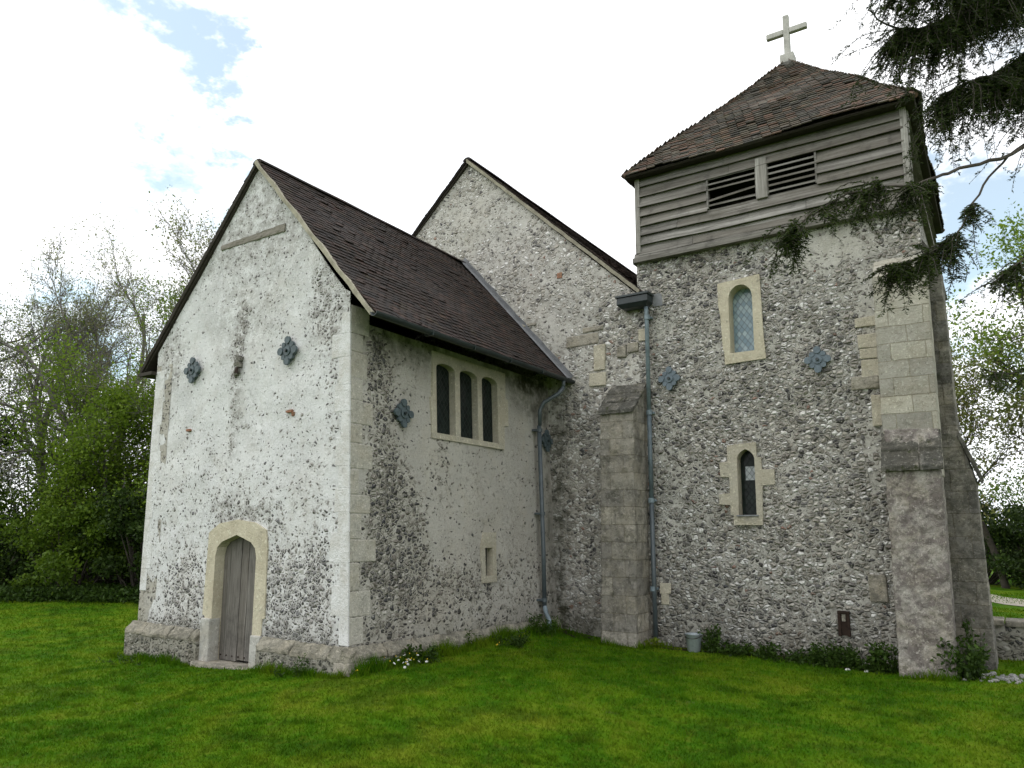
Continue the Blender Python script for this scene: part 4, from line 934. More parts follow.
for (a, b, c, d), dip in zip(LV, (1, 0)):
    lo = empty('louvre', parent=bf) if False else None
    mb = MB(); ns = 6
    for i in range(ns):
        zz = c+.02+(d-c-.06)*i/(ns-1); dz0 = 0; dz1 = 0
        if dip and i == 1: dz0, dz1 = -.01, .05
        if dip and i == 2: continue
        mb.hexa([(a+.0, BY0-.05, zz+dz0), (b-.0, BY0-.05, zz+dz1), (b, BY0-.038, zz-.008+dz1), (a, BY0-.038, zz-.008+dz0), (a, BY0+.05, zz+.075+dz0), (b, BY0+.05, zz+.075+dz1), (b, BY0+.055, zz+.062+dz1), (a, BY0+.055, zz+.062+dz0)])
        mb.box((a, BY0-.056, zz-.014), (b, BY0-.048, zz+.014))if not dip else mb.hexa([(a, BY0-.056, zz-.012+dz0), (b, BY0-.056, zz-.012+dz1), (b, BY0-.051, zz-.012+dz1), (a, BY0-.051, zz-.012+dz0), (a, BY0-.056, zz+.012+dz0), (b, BY0-.056, zz+.012+dz1), (b, BY0-.051, zz+.012+dz1), (a, BY0-.051, zz+.012+dz0)])
    mb.box((a-.028, BY0-.06, c-.02), (a-.002, BY0+.01, d+.03)); mb.box((b+.002, BY0-.06, c-.02), (b+.026, BY0+.01, d+.03)) 
    mb.build('louvre', M['board'], bf)['label'] = 'left louvre with a missing slat' if dip else 'right louvre with all slats'

# tower roof: four hips
OV = .20; tx0, tx1, ty0, ty1, tz = XT-.10, XR+.09, L-.27, YB+.27, 7.46
apx = Vector(((tx0+tx1)/2, (ty0+ty1)/2-.0, 10.26))
mb = MB(); rnd = random.Random(41)
cs = [Vector((tx0, ty0, tz)), Vector((tx1, ty0, tz)), Vector((tx1, ty1, tz)), Vector((tx0, ty1, tz))]
for i in range(4):
    a, b = cs[i], cs[(i+1) % 4]; u = b-a; ln_ = u.length; u.normalize(); mid = a+u*((apx-a).dot(u)); s = apx-mid; sl_ = s.length; k = (apx-a).dot(u)
    tiles(mb, a, u, s, ln_, sl_, rnd, .085, .14, ext=lambda d, k=k, ln_=ln_, sl_=sl_: (k*d/sl_, ln_-(ln_-k)*d/sl_), th=.017, sag=.035, rg=.012)
tr_ = tag(mb.build('tower_roof', M['tile_tower'], church), 'mottled brown pyramid tile roof of the tower')
mb = MB()
for i in range(4):
    a, b = cs[i], cs[(i+1) % 4]; ins = .0
    dz_ = Vector((0, 0, .07)); mb.add([a-dz_*.5, b-dz_*.5, apx-dz_*1.4], [(0, 1, 2)])
def under(z0, inset):
    return [(tx0+inset, ty0+inset, z0), (tx1-inset, ty0+inset, z0), (tx1-inset, ty1-inset, z0), (tx0+inset, ty1-inset, z0)]
V = under(tz-.03, .0)+under(tz-.05, .02)+under(tz-.03, .26); mb.add(V, [(i, (i+1) % 4, 4+(i+1) % 4, 4+i) for i in range(4)]+[(4+i, 4+(i+1) % 4, 8+(i+1) % 4, 8+i) for i in range(4)]+[(11, 10, 9, 8)])
mb.build('eaves_boards', M['darkwood'], tr_)
for i in range(4):   # hip tiles
    mb2 = MB(); a = cs[i]; d = apx-a; n = int(d.length/.16)
    for k in range(n):
        p = a+d*(k/n); q = a+d*((k+1.1)/n); mb2.tube([p+Vector((0, 0, -.012+.01*math.sin(k*2.3+i))), q-Vector((0, 0, .02))], [.042, .036], 7)
    mb2.build('hip_tiles', M['tile_tower'], tr_)
mb = MB(); mb.tube([apx-Vector((0, 0, .20)), apx-Vector((0, 0, .09)), apx+Vector((0, 0, .0))], [.27, .17, .08], 12); mb.build('apex_capping', M['slabs'], tr_, noise_amp=.03, noise_sc=5)
cross = empty('cross', parent=tr_); cross['label'] = 'bleached wooden cross on the tower roof apex'
C0 = apx+Vector((.0, 0, -.01)); 
mb = MB(); t_ = .052
mb.box((C0.x-t_, C0.y-.05, C0.z-.1), (C0.x+t_, C0.y+.05, C0.z+.92)); o = mb.build('upright', M['crosswood'], tr_, bevel=.01)
o.parent = cross.parent
mb = MB(); mb.box((C0.x-.36, C0.y-.045, C0.z+.56), (C0.x-t_-.001, C0.y+.045, C0.z+.66)); mb.box((C0.x+t_+.001, C0.y-.045, C0.z+.56), (C0.x+.36, C0.y+.045, C0.z+.66)); arms = mb
mb = MB(); mb.box((C0.x-.12, C0.y-.12, C0.z-.12), (C0.x+.12, C0.y+.12, C0.z+.12))
bpy.data.objects.remove(cross); bpy.data.objects.remove(o)
mb.box((C0.x-t_, C0.y-.05, C0.z+.121), (C0.x+t_, C0.y+.05, C0.z+.93))
mb.box((C0.x-.36, C0.y-.045, C0.z+.56), (C0.x-t_-.001, C0.y+.045, C0.z+.665)); mb.box((C0.x+t_+.001, C0.y-.045, C0.z+.56), (C0.x+.36, C0.y+.045, C0.z+.665))
mb.build('cross', M['crosswood'], tr_, bevel=.012)['label'] = 'bleached wooden cross on the roof apex'

# ------------------------------------------------------------------ low wall, bucket, stones
lw = empty('low_wall', (6.26, 5.7, gz1(6.3, 5.7)-.2)); tag(lw, 'low flint boundary wall with a grey coping running right from the tower', 'wall')
mb = MB(); panel(mb, [(-.55, -.4), (7, -.4), (7, .62), (-.55, .62)], [], lambda u, z, d: (u, d-wob(u, 3, z, .03), z), 0, .35, .15, lambda u, z: .7, back=True); mb.build('wall_face', M['side'], lw, attr='flint')
mb = MB(); x = -.6; rnd = random.Random(9)
while x < 7: l = rnd.uniform(.4, .7); mb.box((x+.004, -.05, .62), (x+l-.004, .4, .70), .006, rnd); x += l
mb.build('coping', M['grey'], lw, bevel=.015)

bz = gz1(2.47, 4.42)
bk = empty('bucket', (2.47, 4.40, bz)); tag(bk, 'small dull galvanised bucket on the grass against the tower wall', 'bucket')
mb = MB(); n = 24; V = []
prof = [(.0, .0), (.085, 0), (.09, .01), (.118, .235), (.125, .24), (.121, .248), (.112, .24), (.084, .015), (0, .012)]
for r_, z in prof:
    for k in range(n): V.append((r_*math.cos(2*math.pi*k/n), r_*math.sin(2*math.pi*k/n), z))
mb.add(V, [(i*n+k, i*n+(k+1) % n, (i+1)*n+(k+1) % n, (i+1)*n+k) for i in range(len(prof)-1) for k in range(n)]); mb.build('pail', M['bucket'], bk, smooth=True)
mb = MB(); mb.tube([(.12*math.cos(a), -.02-.09*math.sin(a), .235-.05*math.sin(a)) for a in [math.pi*k/12 for k in range(13)]], .004, 6); mb.build('handle', M['rust'], bk)

def pebble(name, x, y, s, seed, mat, label, group=None):
    rnd = random.Random(seed); mb = MB(); V = []; ph = rnd.uniform(0, 99); nn, mm = 8, 5
    sx, sy, sz = s*rnd.uniform(.8, 1.3), s*rnd.uniform(.7, 1.1), s*rnd.uniform(.45, .75)
    for i in range(mm+1):
        th = math.pi*i/mm
        for k in range(nn):
            a = 2*math.pi*k/nn; d = Vector((math.sin(th)*math.cos(a), math.sin(th)*math.sin(a), math.cos(th))); r_ = 1+.35*noise.noise(d*1.3+Vector((ph, 0, 0)))
            V.append((d.x*sx*r_, d.y*sy*r_, d.z*sz*r_))
    mb.add(V, [(i*nn+k, (i+1)*nn+k, (i+1)*nn+(k+1) % nn, i*nn+(k+1) % nn) for i in range(mm) for k in range(nn)])
    o = mb.build(name, mat, smooth=False); o.location = (x, y, gz1(x, y)+sz*.45); o.rotation_euler = (0, 0, rnd.uniform(0, 6)); return tag(o, label, 'stone', group)
rnd = random.Random(77)
for i in range(110):
    x = rnd.uniform(5.75, 6.75); y = 4.30+rnd.gauss(0, .13)+(x-5.8)*.12
    pebble('flint_stone', x, y, rnd.uniform(.015, .045), i, M['flintstone'], 'small loose flint lying in the rubble at the foot of the tower corner', 'loose flints by the tower corner')
pebble('flint_stone', 4.72, 4.28, .035, 201, M['petal'], 'white flint in the grass just left of the tower corner buttress')
pebble('flint_stone', 4.50, 4.30, .032, 202, M['petal'], 'white flint in the grass below the rusty vent')

# ------------------------------------------------------------------ foliage helpers (arrays)
def frusta(segs, name, mat, parent, n=5):
    """segs: rows p0(3) p1(3) r0 r1"""
    S = np.asarray(segs, float); p0, p1, r0, r1 = S[:, :3], S[:, 3:6], S[:, 6], S[:, 7]
    t = p1-p0; t /= np.linalg.norm(t, axis=1, keepdims=True)+1e-9
    ref = np.where(np.abs(t[:, 2:3]) < .9, np.array([[0, 0, 1.]]), np.array([[1., 0, 0]])); u = np.cross(t, ref); u /= np.linalg.norm(u, axis=1, keepdims=True); v = np.cross(t, u)
    a = np.arange(n)*2*math.pi/n; c, s = np.cos(a), np.sin(a)
    ring = u[:, None]*c[None, :, None]+v[:, None]*s[None, :, None]
    A_ = p0[:, None]+ring*r0[:, None, None]; B_ = p1[:, None]+ring*r1[:, None, None]
    V = np.concatenate([A_, B_], 1).reshape(-1, 3); b = (np.arange(len(S))*2*n)[:, None]; k = np.arange(n)[None]; k2 = (k+1) % n
    F = np.stack([b+k, b+k2, b+n+k2, b+n+k], 2).reshape(-1, 4)
    return np_mesh(name, V, F, mat, parent, smooth=True)
def leaves(P, size, name, mat, parent, rs, asp=.55, flat=0.0, Dir=None, jit=.35):
    P = np.asarray(P, float); n = len(P)
    d = rs.normal(size=(n, 3)) if Dir is None else np.asarray(Dir)+rs.normal(size=(n, 3))*jit
    d /= np.linalg.norm(d, axis=1, keepdims=True); up_ = rs.normal(size=(n, 3))+np.array([0, 0, flat]); s_ = np.cross(d, up_); s_ /= np.linalg.norm(s_, axis=1, keepdims=True)+1e-9
    nn = np.cross(s_, d); L_ = (size*rs.uniform(.6, 1.3, n))[:, None]; W__ = L_*asp/2
    V = np.stack([P, P+d*L_*.5+s_*W__-nn*W__*.25, P+d*L_, P+d*L_*.5-s_*W__-nn*W__*.25], 1).reshape(-1, 3)
    F = np.arange(n*4).reshape(-1, 4)
    # fold each leaf along its midrib: two triangles
    F = np.concatenate([F[:, [0, 1, 2]], F[:, [0, 2, 3]]]); return np_mesh(name, V, F, mat, parent)
def skeleton(rs, height, r0, levels=4, spread=.55, up=.25, kids=(6, 5, 5, 4), lens=(.42, .5, .5, .5), start=.3, lean_=(0, 0), wig=.12, droop=0.0, trunk_frac=.8):
    segs = []; tips = []
    def limb(p, d, ln_, r, lv):
        n = (9, 6, 4, 3, 2)[min(lv, 4)]; pts = [p.copy()]; dirs = [d.copy()]; q = p.copy(); dd = d.copy(); rr = [r]
        for i in range(n):
            dd = dd+rs.normal(size=3)*wig*(1+.4*lv); dd[2] += (up if lv else .05)*.25-droop*.2*(lv > 1); dd /= np.linalg.norm(dd)
            q = q+dd*ln_/n; pts.append(q.copy()); dirs.append(dd.copy()); rr.append(r*(1-.75*(i+1)/n))
        for i in range(n): segs.append((*pts[i], *pts[i+1], rr[i], rr[i+1]))
        if lv >= levels-1:
            for i in range(1, n+1): tips.append((*pts[i], *dirs[i]))
            return
        for k in range(kids[lv]):
            f = start+(1-start)*(k+rs.uniform(.1, .9))/kids[lv] if lv == 0 else .2+.8*(k+rs.uniform(0, 1))/kids[lv]
            x = f*n; i = min(n-1, int(x)); pp = pts[i]+(pts[i+1]-pts[i])*(x-i); base = dirs[i]
            az = rs.normal(size=3); az -= base*az.dot(base); az /= np.linalg.norm(az); sp = spread*rs.uniform(.7, 1.3)
            nd = base*math.cos(sp)+az*math.sin(sp); nd[2] += up*.3; nd /= np.linalg.norm(nd)
            limb(pp, nd, ln_*lens[lv]*rs.uniform(.75, 1.2)*(1-.35*f if lv == 0 else 1), max(.006, rr[i]*.6), lv+1)
    limb(np.array([0, 0, -.15]), np.array([lean_[0], lean_[1], 1.0])/math.sqrt(1+lean_[0]**2+lean_[1]**2), height*trunk_frac, r0, 0)
    return segs, np.array(tips)
def tree(name, label, x, y, height, r0, seed, bark, leafmat=None, nleaf=0, lsize=.09, group=None, cat='tree', scatter=.12, **kw):
    rs = np.random.RandomState(seed); segs, tips = skeleton(rs, height, r0, **kw)
    root = empty(name, (x, y, gz1(x, y)), rs.uniform(0, 6)); tag(root, label, cat, group)
    S = np.array(segs); big = S[:, 6] > .03
    if big.any(): frusta(S[big], 'trunk', bark, root, 8)
    if (~big).any(): frusta(S[~big], 'branches', bark, root, 4)
    if leafmat and nleaf:
        i = rs.randint(0, len(tips), nleaf); P = tips[i, :3]+rs.normal(size=(nleaf, 3))*scatter
        leaves(P, lsize, 'crown', leafmat, root, rs, .6)
    return root
def copy_tree(o, parent=None):
    c = o.copy(); col.objects.link(c); c.parent = parent
    for ch in o.children: copy_tree(ch, c)
    return c
def shrub(name, label, x, y, w_, h, seed, leafmat, n, lsize, cat='shrub', group=None, bark=None, depth=None, holes=.35):
    """leafy mass: uneven clumps on stems"""
    rs = np.random.RandomState(seed); root = empty(name, (x, y, gz1(x, y))); tag(root, label, cat, group); depth = depth or w_*.7
    nc = max(6, int(14*w_*h/3)); C_ = np.stack([rs.uniform(-w_/2, w_/2, nc), rs.uniform(-depth/2, depth/2, nc), h*rs.uniform(.08, 1, nc)**.8], 1)
    C_[:, 2] *= 1-.35*(np.abs(C_[:, 0])/(w_/2))**2; rad = rs.uniform(.16, .38, nc)*min(w_, h)*.6
    segs = [(c[0]*.3, c[1]*.3, -.1, c[0]*.6, c[1]*.6, c[2]*.5, .03, .02) for c in C_]+[(c[0]*.6, c[1]*.6, c[2]*.5, c[0], c[1], c[2], .02, .008) for c in C_]
    frusta(segs, 'stems', bark or M['bark'], root, 5)
    i = rs.randint(0, nc, n); dirs = rs.normal(size=(n, 3)); dirs /= np.linalg.norm(dirs, axis=1, keepdims=True); rr = rs.uniform(.3, 1, n)**.5*(1+.25*rs.normal(size=n))
    P = C_[i]+dirs*(rad[i]*rr)[:, None]*np.array([1, 1, .75]); P[:, 2] = np.abs(P[:, 2])
    leaves(P, lsize, 'crown', leafmat, root, rs, .6); return root

# ------------------------------------------------------------------ background left
G1 = 'bare and budding trees beyond the lawn'
tree('bare_tree', 'tall bare tree with fine grey twigs at the left behind the lawn', -16.5, 4.6, 9.8, .17, 1, M['bark_haze'], M['leaf_pale'], 7000, .065, G1, levels=5, kids=(13, 7, 6, 5), spread=.6, start=.25, scatter=.1)
tree('bare_tree', 'bare tree with a curved forking limb, middle of the left woodland', -14.2, 6.0, 10.2, .16, 2, M['bark2'], M['leaf_pale'], 6000, .065, G1, levels=5, kids=(12, 7, 6, 5), spread=.75, start=.2, wig=.2)
tree('bare_tree', 'slender bare tree just left of the chancel gable', -12.4, 6.2, 10.6, .13, 3, M['bark_haze'], M['leaf_pale'], 9000, .07, G1, levels=5, kids=(12, 7, 6, 5), spread=.5, start=.3)
tree('budding_tree', 'pale budding tree showing right beside the chancel roof slope', -11.9, 6.6, 9.0, .15, 4, M['bark_haze'], M['leaf_bright'], 12000, .075, G1, levels=5, kids=(12, 7, 6, 4), spread=.55, start=.3)
tree('budding_tree', 'tree with small olive leaves at the left edge', -17.6, 2.0, 9.6, .17, 5, M['bark2'], M['leaf_mid'], 9000, .07, G1, levels=5, kids=(9, 6, 5, 4), spread=.6, start=.25)
tree('bare_tree', 'far bare tree with dark upright trunk', -21, 9, 12.5, .18, 6, M['bark2'], M['leaf_pale'], 7000, .07, G1, levels=5, kids=(10, 6, 5, 4), spread=.5, start=.2)
tree('bare_tree', 'far bare tree half hidden behind the others', -19, 13, 12.5, .18, 7, M['bark_haze'], M['leaf_pale'], 7000, .07, G1, levels=5, kids=(10, 6, 5, 4), spread=.5, start=.2)
tree('bare_tree', 'thin grey tree with upswept twigs at the far left edge', -18.6, 5.2, 10.4, .15, 31, M['bark_haze'], M['leaf_pale'], 7000, .065, G1, levels=5, kids=(13, 7, 6, 5), spread=.5, start=.25)
tree('bare_tree', 'grey tree with crossing limbs between the two front bare trees', -15.6, 8.6, 10.8, .16, 32, M['bark2'], M['leaf_pale'], 7000, .065, G1, levels=5, kids=(13, 7, 6, 5), spread=.65, start=.2)
tree('budding_tree', 'budding tree with a haze of yellow green leaves left of the gable', -14.6, 8.4, 10.6, .14, 33, M['bark_haze'], M['leaf_bright'], 6000, .06, G1, levels=5, kids=(12, 7, 6, 4), spread=.55, start=.25)
tree('leafy_tree', 'bright green leafy tree close beside the chancel wall', -11.0, 4.8, 6.6, .12, 8, M['bark2'], M['leaf_bright'], 11500, .085, 'leafy trees at the lawn edge', levels=5, kids=(9, 6, 5, 4), spread=.75, start=.2, scatter=.28)
tree('leafy_tree', 'fresh green tree behind the shrubs left of the chancel', -13.2, 3.9, 5.3, .11, 9, M['bark2'], M['leaf_bright'], 17000, .085, 'leafy trees at the lawn edge', levels=5, kids=(8, 6, 5, 4), spread=.8, start=.1, scatter=.2)
tree('leafy_tree', 'loose yellow green sapling between the evergreen and the leafy trees', -15.0, 5.0, 7.0, .09, 41, M['bark2'], M['leaf_bright'], 9000, .08, 'leafy trees at the lawn edge', levels=5, kids=(9, 6, 5, 4), spread=.7, start=.2, scatter=.25)
tree('leafy_tree', 'light green sapling rising against the chancel eaves', -11.8, 5.6, 8.4, .09, 42, M['bark2'], M['leaf_bright'], 9000, .08, 'leafy trees at the lawn edge', levels=5, kids=(10, 6, 5, 4), spread=.6, start=.25, scatter=.25)
tree('dark_tree', 'dark green conical evergreen at the far left', -15.6, 2.3, 5.4, .12, 10, M['bark2'], M['leaf_dark'], 16000, .08, levels=5, kids=(10, 6, 5, 4), spread=.75, start=.08, up=.1, scatter=.15)
G2 = 'dark shrubs along the far edge of the lawn'
for i, (x, y, w_, h, mt, n, lb) in enumerate([
    (-16.2, .3, 3.4, 2.0, 'leaf_dark', 9000, 'dark rounded shrub at the far left edge of the lawn'),
    (-14.6, 2.4, 3.2, 1.7, 'leaf_dark', 9000, 'dark shrub below the conical evergreen'),
    (-12.8, 3.3, 3.0, 2.3, 'leaf_mid', 13000, 'mid green shrub in the middle of the left shrubbery'),
    (-10.9, 4.2, 2.8, 2.4, 'leaf_dark', 11000, 'dark shrub nearest the chancel wall'),
    (-18.5, 3.8, 4.5, 3.0, 'leaf_mid', 10000, 'broad shrub behind the left evergreen'),
    (-15.4, 6.0, 4.5, 3.6, 'leaf_mid', 12000, 'tall loose shrub filling the gap behind the leafy trees'),
    (-12.2, 6.8, 4.0, 3.9, 'leaf_dark', 12000, 'tall dark shrub behind the bright leafy tree'),
    (-21.5, 6.5, 5.5, 3.8, 'leaf_dark', 10000, 'distant dark shrub mass on the left'),
    (-17.5, 9.5, 5.5, 4.2, 'leaf_dark', 10000, 'distant dark shrub mass behind the bare trees'),
    (-13.0, 10.5, 5.0, 4.2, 'leaf_mid', 9000, 'distant green shrub beside the church'),
    (-9.6, 8.2, 3.2, 2.6, 'leaf_dark', 7000, 'dark shrub beside the hidden side of the chancel')]):
    shrub('shrub', lb, x, y, w_, h, 50+i, M[mt], n, .10, group=G2)
# ivy / low ground cover at the lawn edge
rs = np.random.RandomState(90); n = 16000; tt = rs.uniform(0, 1, n); ex = -17+tt*8.6+rs.normal(size=n)*.3; ey = -.6+tt*4.9+np.abs(rs.normal(size=n))*.8; ez = gz(ex, ey)+rs.uniform(0, .28, n)
tag(leaves(np.stack([ex, ey, ez], 1), .10, 'ground_cover', M['weed'], None, rs, .5), 'low dark leafy ground cover where the lawn meets the shrubs', 'ground cover', kind='stuff')

mb = MB(); mb.tube([(0, 0, -.2), (.03, 0, .35), (.10, .02, .8), (.14, .03, 1.0)], [.16, .15, .13, .07], 9); o = mb.build('leaning_stone', M['rubble'], None, smooth=True, noise_amp=.05, noise_sc=3); o.location = (-9.35, 3.5, gz1(-9.35, 3.5)); tag(o, 'grey leaning stone stump in the undergrowth beside the chancel', 'stone')
# ------------------------------------------------------------------ background right
G3 = 'trees beyond the tower on the right'
tree('leafy_tree', 'airy spring tree with yellow green leaves right of the tower', 7.6, 20.5, 11.0, .16, 21, M['bark'], M['leaf_pale'], 17000, .12, G3, levels=5, kids=(10, 6, 5, 4), spread=.6, start=.2, scatter=.3)
tree('leafy_tree', 'thin tree with bronze tinted leaves seen just past the tower', 6.2, 22.5, 8.0, .12, 22, M['bark'], M['leaf_auburn'], 9000, .10, G3, levels=5, kids=(9, 6, 5, 4), spread=.5, start=.3, scatter=.25)
tree('leafy_tree', 'taller tree behind at the right edge with sparse leaves', 9.6, 24.0, 12.5, .2, 23, M['bark'], M['leaf_bright'], 15000, .12, G3, levels=5, kids=(10, 6, 5, 4), spread=.6, start=.2, scatter=.3)
for i, (x, y, w_, h, mt) in enumerate([(5.0, 24.5, 5, 2.9, 'leaf_dark'), (8.6, 22.6, 5, 2.9, 'leaf_dark'), (12.6, 23.0, 5, 3.1, 'leaf_dark'), (8.5, 30, 9, 4.5, 'leaf_mid'), (17, 25, 7, 3.6, 'leaf_dark')]):
    shrub('hedge_shrub', ['dark hedge shrub nearest the tower side', 'dark hedge shrub beyond the gravel path', 'dark hedge shrub right of the path', 'far mid green shrub mass behind the hedge', 'dark hedge shrub outside the right edge'][i], x, y, w_, h, 80+i, M[mt], 15000, .12, group='dark hedge beyond the path')

# ------------------------------------------------------------------ yew overhanging from the right
yw = empty('yew_tree', (8.0, 3.2, gz1(8.0, 3.2))); tag(yw, 'dark yew whose drooping branches hang over the tower from the top right', 'tree')
OY = np.array([8.0, 3.2, gz1(8.0, 3.2)])
limbs = {
 'A': [(8.1,2.3,6.2),(7.31,1.35,6.77),(6.68,.69,6.12),(6.25,.23,5.74),(5.92,-.08,5.59),(5.73,-.34,5.67)],
 'B': [(8.1,2.5,5.4),(7.42,1.5,5.68),(6.95,1.03,5.23),(6.58,.53,5.3),(6.31,.25,5.17),(6.13,.16,5.05)],
 'C': [(8.1,2.6,4.6),(7.58,1.58,5.12),(6.91,.83,4.84),(6.49,.36,4.55),(6.16,-.06,4.35),(5.95,-.4,4.16),(5.63,-.72,4.08),(5.28,-1.02,3.81),(5.19,-1.07,3.71)],
 'D': [(6.91,.83,4.84),(6.6,.5,4.65),(6.37,.33,4.35),(6.16,.02,3.89),(5.97,-.19,3.7),(5.76,-.42,3.57)],
 'E': [(8.1,2.7,4.0),(7.36,1.61,4.21),(6.85,1.05,4.09),(6.56,.78,3.84),(6.38,.58,3.64)],
 'F': [(8.1,2.8,3.3),(7.32,1.98,3.36),(6.79,1.43,3.14),(6.43,1.09,3.01),(6.24,.84,3.01)],
 'G': [(8.2,2.2,7.0),(7.24,1.0,7.1),(6.77,.57,6.45),(6.34,.12,6.05),(5.96,-.35,5.9),(5.72,-.58,5.66)],
 'H': [(8.2,2.3,7.4),(7.5,1.6,7.3),(7.0,1.3,6.9),(6.6,.9,6.4),(6.4,.6,6.2)],
 'I': [(8.1,2.4,5.9),(7.5,1.7,6.2),(7.1,1.2,5.9),(6.8,.8,5.6),(6.6,.6,5.4)]}
rs = np.random.RandomState(7); segs = []; twP = []; twD = []
fol = dict(A=(.1, .8, 470), B=(.2, 1.0, 260), C=(.58, 1.0, 170), D=(.40, 1.0, 210), E=(.2, 1.0, 120), F=(.3, 1.0, 60), G=(.1, .8, 470), H=(.1, 1.0, 600), I=(.1, 1.0, 420))
for key, pts in limbs.items():
    P = np.array(pts)-OY; m = len(P)
    # Catmull style resampling
    fine_ = []
    for i in range(m-1):
        p0 = P[max(0, i-1)]; p1 = P[i]; p2 = P[i+1]; p3 = P[min(m-1, i+2)]
        for k in range(5):
            t = k/5; fine_.append(.5*((2*p1)+(-p0+p2)*t+(2*p0-5*p1+4*p2-p3)*t*t+(-p0+3*p1-3*p2+p3)*t**3))
    fine_.append(P[-1]); Q = np.array(fine_)+rs.normal(size=(len(fine_), 3))*.006; nn_ = len(Q); r_ = np.linspace(dict(C=.020, D=.011, E=.018, F=.018).get(key, .03), .004, nn_)
    mbl = MB(); mbl.tube([tuple(q) for q in Q], list(r_), 8); mbl.build('limb', M['bark'], yw, smooth=True)
    f0, f1, cnt = fol[key]
    for _ in range(cnt):
        x = rs.uniform(f0, f1)*(nn_-1); i = min(nn_-2, int(x)); p = Q[i]+(Q[i+1]-Q[i])*(x-i); d = Q[i+1]-Q[i]; d /= np.linalg.norm(d)
        side = rs.normal(size=3); side -= d*side.dot(d); side /= np.linalg.norm(side); side[2] *= .5
        dd = d*rs.uniform(.3, .9)+side*rs.uniform(.5, 1); dd[2] -= rs.uniform(.2, 1.1) if key in 'AGHIB' else rs.uniform(.0, .6); dd /= np.linalg.norm(dd); ln_ = min(.62, .10+rs.gamma(2.0, .12)); big = key in 'AGHIB'
        if big: ln_ *= 1.5
        if key in 'CDFE':
            ln_ *= .95
            if math.sin(x*1.7+len(pts))+math.sin(x*.9) < -.2: continue
        ln_ *= 1.15-.55*(x/(nn_-1))
        q = p.copy(); n = 6
        for k in range(n):
            q2 = q+dd*ln_/n; segs.append((*q, *q2, .0035*(1-k/n)+.0012, .0035*(1-(k+1)/n)+.0012)); dd = dd+np.array([0, 0, -.19])+rs.normal(size=3)*.12; dd /= np.linalg.norm(dd)
            twP.append((*q, *q2))
            if rs.rand() < (.75 if big else .6):
                sd = rs.normal(size=3); sd -= dd*sd.dot(dd); sd /= np.linalg.norm(sd); sd[2] = sd[2]*.4-.25; e = q2.copy(); d2 = dd*.6+sd; d2 /= np.linalg.norm(d2); l2 = rs.uniform(.04, .13)
                for kk in range(2):
                    e2 = e+d2*l2/2; segs.append((*e, *e2, .0015, .001)); twP.append((*e, *e2)); e = e2; d2 = d2+np.array([0, 0, -.25]); d2 /= np.linalg.norm(d2)
            q = q2
frusta(segs, 'twigs', M['bark'], yw, 4)
mb = MB(); mb.tube([(0, 0, -.2), (.05, -.1, 1.5), (.15, -.4, 3.4), (.2, -.8, 5.2), (.25, -1.1, 7.2), (.4, -1.2, 9.5)], [.42, .36, .30, .22, .15, .05], 14); mb.build('trunk', M['bark'], yw, smooth=True, noise_amp=.04, noise_sc=3)
T_ = np.array(twP); a_, b_ = T_[:, :3], T_[:, 3:]; per = 9; idx = np.repeat(np.arange(len(T_)), per); f_ = rs.uniform(0, 1, len(idx))[:, None]; P = a_[idx]+(b_[idx]-a_[idx])*f_
dr = b_-a_; dr /= np.linalg.norm(dr, axis=1, keepdims=True)+1e-9; hz = np.cross(dr, [0, 0, 1.]); hz /= np.linalg.norm(hz, axis=1, keepdims=True)+1e-9
sgn = np.where(rs.rand(len(idx)) < .5, -1, 1)[:, None]; Dn = dr[idx]*.6+hz[idx]*sgn
leaves(P, .030, 'needles', M['needle'], yw, rs, .24, Dir=Dn, jit=.22)
# outer crown of the yew above and right of the frame
n = 60000; c = rs.normal(size=(n, 3)); c /= np.linalg.norm(c, axis=1, keepdims=True); rr = rs.uniform(.5, 1, n)[:, None]
P = c*rr*np.array([1.9, 1.9, 2.6])+np.array([1.6, .4, 6.9]); keep = np.array([noise.noise(Vector(p)*1.6) > -.05 for p in P]); P = P[keep]
leaves(P, .05, 'crown', M['needle'], yw, rs, .25)

# ------------------------------------------------------------------ small plants at the foot of the walls
def weed(name, label, x, y, w_, h, n, seed, mat='weed', lsize=.05, group=None, cat='plant', asp=.5):
    rs = np.random.RandomState(seed); root = empty(name, (x, y, gz1(x, y))); tag(root, label, cat, group); segs = []; P = []; ns = max(4, int(n/25))
    for k in range(ns):
        a = rs.uniform(0, 6.28); r_ = w_/2*math.sqrt(rs.rand()); hh = h*rs.uniform(.5, 1); b = np.array([r_*.6*math.cos(a), r_*.6*math.sin(a), -.03]); e = np.array([r_*math.cos(a), r_*math.sin(a), hh])
        segs.append((*b, *e, .003, .0012))
        for _ in range(int(n/ns)): f = rs.uniform(.1, 1); P.append(b+(e-b)*f+rs.normal(size=3)*.02*np.array([1, 1, .6]))
    frusta(segs, 'stems', M[mat], root, 4); P = np.array(P); P[:, 2] = np.maximum(P[:, 2], .0)
    leaves(P, lsize, 'leaves', M[mat], root, rs, asp); return root
weed('weed_clump', 'grassy weed tuft against the plinth left of the chancel corner', -.42, -.2, .26, .24, 160, 1, lsize=.06, asp=.25)
weed('weed_clump', 'low weeds under the gable plinth near the corner', -.75, -.2, .5, .10, 120, 2, lsize=.05, asp=.3)
weed('weed_clump', 'dark weeds at the foot of the plinth left of the door', -3.4, -.22, 1.2, .09, 260, 3, lsize=.05, asp=.3)
weed('weed_clump', 'leafy weeds hiding the plinth right after the chancel corner', .36, .95, .55, .2, 260, 4, lsize=.06)
weed('weed_clump', 'tall grassy tuft beside the shoe of the dark downpipe', .36, 3.7, .5, .30, 420, 5, lsize=.09, asp=.15)
